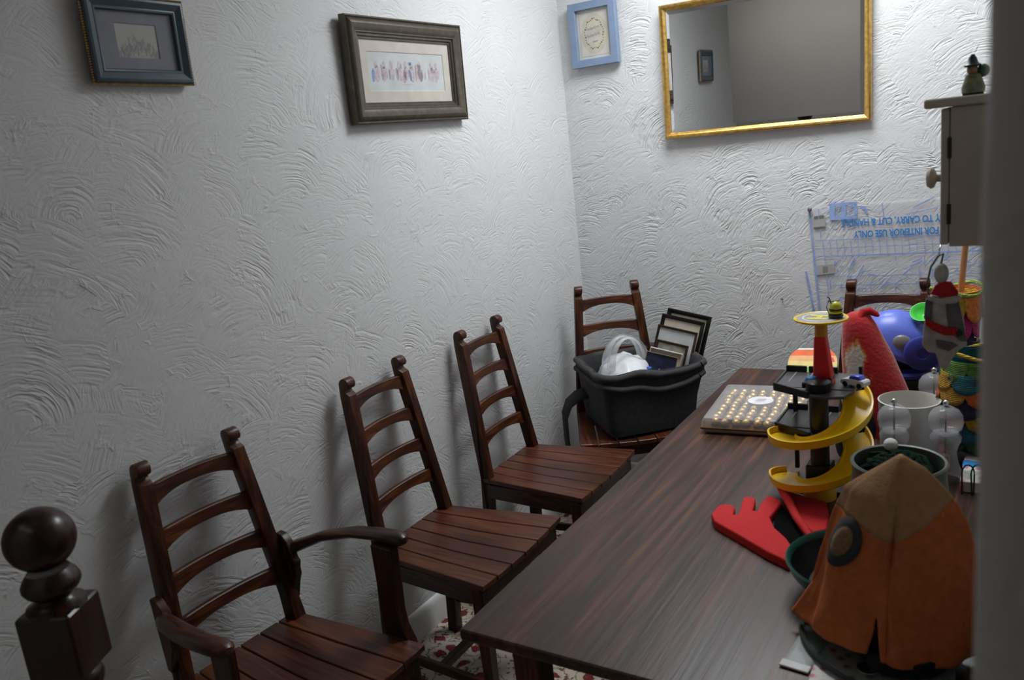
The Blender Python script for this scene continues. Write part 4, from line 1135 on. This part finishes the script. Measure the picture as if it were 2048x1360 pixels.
back = [(1.430, 2.235), (1.480, 2.150), (1.528, 2.060), (1.570, 2.000), (1.600, 2.030), (1.590, 2.110), (1.566, 2.190), (1.500, 2.212)]
puff(gl(back), .004, .026, 'folded_cuff', RFE, .008)
MB().tube([(x - 1.45, y - 2.03, z) for x, y, z in ((1.430, 2.232, .040), (1.447, 2.195, .040), (1.483, 2.128, .036), (1.515, 2.062, .032), (1.552, 2.004, .028), (1.588, 1.950, .020))], [.010, .012, .012, .011, .010, .006], 10).build('rolled_edge', RFE, gv, smooth=60)
lin = [(1.452, 2.165), (1.50, 2.085), (1.540, 2.01), (1.580, 1.960), (1.570, 1.890), (1.552, 1.880), (1.50, 1.95), (1.470, 2.0), (1.455, 2.08)]
MB().poly(gl(lin), .0008, .010).build('dark_lining', pm('black_lining', (.006, .006, .006), 1., spec=.05), gv)

# ------------------------------------------------------------------ glass plate, bowl, packet, floral paper, bag
fp = MB().box(-.125, .125, -.125, .125, 0, .0012).build('floral_paper', FLP, loc=(1.806, 1.505, TZ + .0004), rot=(0, 0, rz(4)))
tag(fp, 'sheet of pink floral paper under the glass plate at the near right', 'paper')
pk = thing('clear_packet', 'crumpled clear plastic packet with a white end beside the glass plate', 'packet', (1.660, 1.535, TZ + .0018), rz(-6))
gr = [[(lerp(-.028, .028, i / 6), lerp(-.078, .075, j / 9), .002 + .004 * abs(noise.noise(Vector((i * .9, j * .8, 3)))) * (1 if 0 < i < 6 else .2)) for i in range(7)] for j in range(10)]
MB().sheet(gr).build('clear_film', clear('packet_film', alpha=.45, rough=.15, body=(.62, .66, .66)), pk, solid=.0012, smooth=60)
MB().box(-.029, .029, -.080, -.058, .001, .005).build('white_end', pm('packet_white', (.70, .71, .72), .5), pk, bevel=.001)
pl = thing('glass_plate', 'round clear glass plate with a dark rim under the rust bag', 'plate', (1.832, 1.640, TZ + .008))
MB().lathe([(.005, 0), (.196, 0), (.196, .004), (.005, .004)], 64).build('glass_disc', glass('green_tint_glass', (.80, .86, .84), .03), pl, smooth=30)
MB().lathe([(.1965, -.001), (.204, -.002), (.207, .002), (.204, .007), (.1965, .006), (.1965, -.001)], 64, cap=False).build('dark_rim', pm('dark_rim', (.03, .034, .034), .3), pl, smooth=50)
MB().lathe([(.010, .0045), (.020, .0048), (.020, .007), (.010, .0072)], 20, c=(-.05, -.14, 0)).build('vent', STL, pl)
bw2 = thing('bowl', 'dark green round bowl half hidden under the rust bag', 'bowl', (1.714, 1.778, TZ + .0158))
MB().lathe([(.01, 0), (.095, 0), (.110, .008), (.140, .045), (.147, .066), (.151, .072), (.147, .076), (.142, .072), (.138, .060)], 48, cap=False).build('green_shell', pm('bottle_green', (.010, .085, .058), .35, var=.1), bw2, smooth=40)
MB().lathe([(.1378, .062), (.131, .045), (.10, .014), (.01, .010)], 48, cap=False).build('black_inside', pm('black_enamel', (.006, .007, .007), .35, spec=.3), bw2, smooth=40)
bag = thing('fabric_bag', 'rust orange bag with a tan crown, slumped upside down in front of the green bowl', 'bag', (1.815, 1.610, TZ))
TAN = pm('tan_suede', (.40, .22, .10), .85, var=.12, scale=60, bmp=.25)
RUST = pm('rust_suede', (.50, .125, .030), .85, var=.14, scale=60, bmp=.25)
NA, NE, NT = 144, 16, 52
BT = (0, .08, .16, .24, .36, .60, .85, 1.)
BZ = (.415, .394, .366, .340, .295, .195, .085, .042)
BL_ = (.004, .030, .066, .097, .112, .142, .170, .180)
BR_ = (.004, .042, .068, .090, .116, .148, .160, .168)
BF_ = (.004, .020, .038, .054, .072, .098, .116, .122)
BB_ = (.004, .014, .022, .028, .034, .040, .042, .044)
def tab(T, t):
    for k in range(len(BT) - 1):
        if t <= BT[k + 1]:
            q = (t - BT[k]) / (BT[k + 1] - BT[k]); return lerp(T[k], T[k + 1], q)
    return T[-1]
def bag_pt(a, t, off=0.):
    """a: angle (0 = +x, 90 = +y, 180 = -x, 270 = towards the viewer); t: 0 apex .. 1 hem"""
    c, s = cos(a), sin(a)
    e = 2. / 1.38
    X = (abs(c) ** e) * (tab(BR_, t) if c > 0 else -tab(BL_, t)); Y = (abs(s) ** e) * (tab(BB_, t) if s > 0 else -tab(BF_, t))
    z = tab(BZ, t) + .012 * t * sin(a * 3 + 1.) * max(0, t - .3)
    fold = .022 * t * noise.noise(Vector((cos(a) * 2.1, sin(a) * 2.1, t * 2.6))) + .008 * t * noise.noise(Vector((cos(a) * 5, sin(a) * 5, t * 5.)))
    deg = math.degrees(a) % 360
    fold += t * .016 * (abs(noise.noise(Vector((cos(a) * 3.1 + 4, sin(a) * 3.1, t * 1.4)))) - .2)
    # a deep crease runs down beside the front corner
    fold -= .034 * math.exp(-((deg - 281 + 26 * t) / 9.) ** 2) * max(0, 1 - abs(t - .46) / .30)
    q = 1 + fold / .12
    P = Vector((X * q + .012 * (1 - t), Y * q, z))
    if off: P += Vector((c, s, .35)).normalized() * off
    return P
def t_edge(a):
    c, s = cos(a), sin(a)
    return .355 + .075 * max(0, -s) ** 3 - .11 * max(0, c) ** 1.5
def row_t(a, j):
    te = t_edge(a)
    return te * j / NE if j <= NE else te + (1 - te) * (j - NE) / (NT - NE)
mb = MB()
I0 = 102                                                              # column of the hem slit
def col_a(i, t):
    w = max(0, t - .78) / .22 * math.radians(7)
    d = i - I0
    sh = w * max(0, 1 - (d - 1) / 22.) if d >= 1 else -w * .4 * max(0, 1 + d / 14.)
    return 2 * PI * i / NA + sh
mb.v = [tuple(bag_pt(col_a(i, row_t(2 * PI * i / NA, j)), row_t(2 * PI * i / NA, j))) for j in range(NT + 1) for i in range(NA)]
for j in range(NT):
    for i in range(NA):
        a = 2 * PI * (i + .5) / NA; t = row_t(a, j + .5)
        if t > .78 and i == I0: continue                              # slit at the hem
        mb.f.append((j * NA + i, j * NA + (i + 1) % NA, (j + 1) * NA + (i + 1) % NA, (j + 1) * NA + i)); mb.m.append(0 if j < NE else 1)
mb.f.append(tuple(range(NA))); mb.m.append(0)
# split into crown and body so the two cloths are parts of their own
crown, body = MB(), MB()
for f, mi in zip(mb.f, mb.m):
    tgt = crown if mi == 0 else body
    tgt.add([mb.v[i] for i in f], [tuple(range(len(f)))])
for part, nm, mt in ((crown, 'tan_crown', TAN), (body, 'rust_body', RUST)):
    o = part.build(nm, mt, bag, smooth=0, solid=.004)
    bmx = bmesh.new(); bmx.from_mesh(o.data); bmesh.ops.remove_doubles(bmx, verts=bmx.verts, dist=1e-5); bmesh.ops.recalc_face_normals(bmx, faces=bmx.faces); bmx.to_mesh(o.data); bmx.free()
    o.data.polygons.foreach_set('use_smooth', [True] * len(o.data.polygons))
def emblem(rx, ry, off, nm, mat):
    a0, t0 = math.radians(219), .49
    n = 28; pts = [bag_pt(a0, t0, off)]
    for r_ in (.5, 1.):
        pts += [bag_pt(a0 + math.radians(rx) * r_ * cos(2 * PI * k / n) , t0 + ry * r_ * sin(2 * PI * k / n) - .02 * cos(2 * PI * k / n), off) for k in range(n)]
    f = [(0, 1 + k, 1 + (k + 1) % n) for k in range(n)] + [(1 + k, 1 + n + k, 1 + n + (k + 1) % n, 1 + (k + 1) % n) for k in range(n)]
    MB().add([tuple(q) for q in pts], f).build(nm, mat, bag, solid=.0012, smooth=60)
emblem(17, .125, .0045, 'dark_oval_badge', pm('badge_charcoal', (.030, .032, .035), .7))
emblem(10, .075, .0060, 'badge_centre', pm('badge_tan', (.22, .13, .065), .8, var=.3, scale=150))
tin = MB().lathe([(.01, 0), (.078, 0), (.082, .004), (.082, .032), (.078, .036), (.01, .036)], 36).build('black_tin', pm('black_enamel', (.006, .007, .007), .35, spec=.3), smooth=40, loc=(1.835, 1.570, TZ + .0125))
tag(tin, 'low round black tin on the glass plate under the rust bag', 'tin')
rf = MB().ball((0, 0, 0), .05, .035, .016, 18, 8).build('red_felt_scrap', pm('brick_red_felt', (.28, .025, .012), .9, bmp=.3), loc=(1.925, 1.395, TZ + .0155), smooth=60)
tag(rf, 'brick red felt scrap at the near right end of the table', 'felt')

# ------------------------------------------------------------------ wall cabinet and what is on and under it
cc = thing('wall_cabinet', 'small cream key cabinet with overhanging top and round knob on the right wall', 'cabinet', (2.012, 2.045, 1.496))
CRMP = pm('cream_paint', (.42, .385, .31), .5, var=.04)
MB().box(-.142, 0, 0, .215, 0, .300).build('cabinet_body', CRMP, cc, bevel=.002)
dr = MB().box(-.160, -.1435, .002, .213, .004, .298).build('door', CRMP, cc, bevel=.0025)
MB().box(-.192, 0, -.012, .230, .3005, .320).build('top_board', CRMP, cc, bevel=.003)
kb = MB().lathe([(.004, 0), (.010, .002), (.009, .012), (.021, .017), (.024, .024), (.018, .032), (.004, .034)], 20)
kb.v = [(-z, x, y) for x, y, z in kb.v]
kb.build('knob', CRMP, dr, smooth=50, loc=(-.160, .055, .148))
for z in (.215, .072):
    MB().box(-.147, -.139, -.0025, .004, z - .022, z + .022).build('hinge', pm('dark_brass', (.035, .03, .022), .45, .6), cc, bevel=.0008)
hk = MB().tube([(-.158, .004, .003), (-.160, -.012, -.004), (-.160, -.016, -.012), (-.160, -.010, -.016)], .0018, 8).build('hook', STL, cc, smooth=60)
fgn = thing('figurine', 'small painted figurine in a dark hat standing on the cabinet', 'figurine', (1.908, 2.110, 1.8165))
MB().lathe([(.014, 0), (.022, .004), (.023, .015), (.018, .03), (.015, .042), (.008, .045)], 18).build('robe', pm('robe_sage', (.13, .14, .07), .5, var=.5, scale=70), fgn, smooth=50)
MB().ball((-.002, -.002, .052), .011, .011, .012, 14, 10).build('head', pm('figurine_skin', (.26, .15, .09), .6), fgn, smooth=60)
MB().lathe([(.016, .058), (.017, .062), (.011, .066), (.008, .076), (.003, .084)], 16, c=(-.002, 0, 0)).build('dark_hat', pm('dark_brown_glaze', (.015, .01, .01), .4), fgn, smooth=50)
MB().ball((.018, .004, .048), .012, .012, .014, 12, 8).build('green_sack', pm('dark_green_glaze', (.02, .06, .03), .4), fgn, smooth=60)
MB().box(-.020, .020, -.014, .014, -.0005, .004).build('foot_plate', pm('dark_brown_glaze', (.015, .01, .01), .4), fgn, bevel=.001)

# hanging felt ornament
FG = pm('felt_pale_grey', (.44, .43, .41), .95, var=.22, scale=45, bmp=.4); FD = pm('felt_dark_grey', (.13, .13, .137), .95, var=.2, scale=45, bmp=.4)
FR = pm('felt_crimson', (.42, .014, .02), .95, var=.12, scale=45, bmp=.4)
og = thing('hanging_ornament', 'grey and crimson felt bird ornament hanging from the cabinet hook', 'ornament', (1.868, 1.990, 1.340), rz(4))
K = .00109
def px(pts): return [((x - 1888) * K, -(y - 640) * K * 1.0) for x, y in pts]
def felt(pts, y0, y1, nm, mat, bev=.003): return MB().poly(px(pts), y0, y1, 'xz').build(nm, mat, og, bevel=bev, seg=2)
felt([(1858, 598), (1880, 590), (1910, 592), (1922, 640), (1928, 690), (1915, 700), (1900, 722), (1893, 742), (1880, 738), (1872, 708), (1858, 706), (1847, 692), (1850, 650)], -.004, .010, 'body', FG)
felt([(1853, 592), (1866, 596), (1864, 640), (1856, 650), (1850, 632)], -.008, -.001, 'wing', FD)
felt([(1890, 598), (1911, 590), (1920, 640), (1928, 682), (1914, 680), (1898, 662), (1892, 630)], -.008, -.001, 'wing', FD)
felt([(1868, 600), (1888, 602), (1894, 655), (1868, 648)], -.007, -.003, 'belly', FG, .001)
felt([(1854, 632), (1870, 642), (1890, 650), (1912, 654), (1911, 668), (1888, 668), (1866, 658), (1853, 646)], -.013, -.007, 'sash', FR, .002)
felt([(1872, 678), (1900, 684), (1912, 690), (1896, 702), (1874, 694)], -.008, -.003, 'dark_pocket', FD, .001)
felt([(1862, 584), (1870, 566), (1880, 560), (1898, 560), (1912, 582), (1908, 590), (1886, 592)], -.008, .010, 'hat', FR)
felt([(1857, 586), (1880, 592), (1908, 587), (1918, 590), (1908, 602), (1880, 604), (1858, 596)], -.011, .011, 'hat_brim', FG, .002)
MB().ball((0, 0, 0), .0145, .012, .023, 16, 10).build('pompom', FG, og, smooth=60, loc=((1881 - 1888) * K, .001, (640 - 543) * K))
MB().ball((0, 0, 0), .007, .005, .008, 10, 6).build('black_button', BLACKP, og, smooth=60, loc=((1914 - 1888) * K, -.012, (640 - 663) * K))
lp = [((1880, 524), .0), ((1884, 505), .012), ((1874, 510), .012), ((1862, 530), .004), ((1856, 560), .0), ((1857, 580), .0), ((1862, 594), .0)]
MB().tube([((x - 1888) * K, yy, (640 - y) * K) for (x, y), yy in lp], .0022, 7).build('hanging_cord', FD, og, smooth=60)
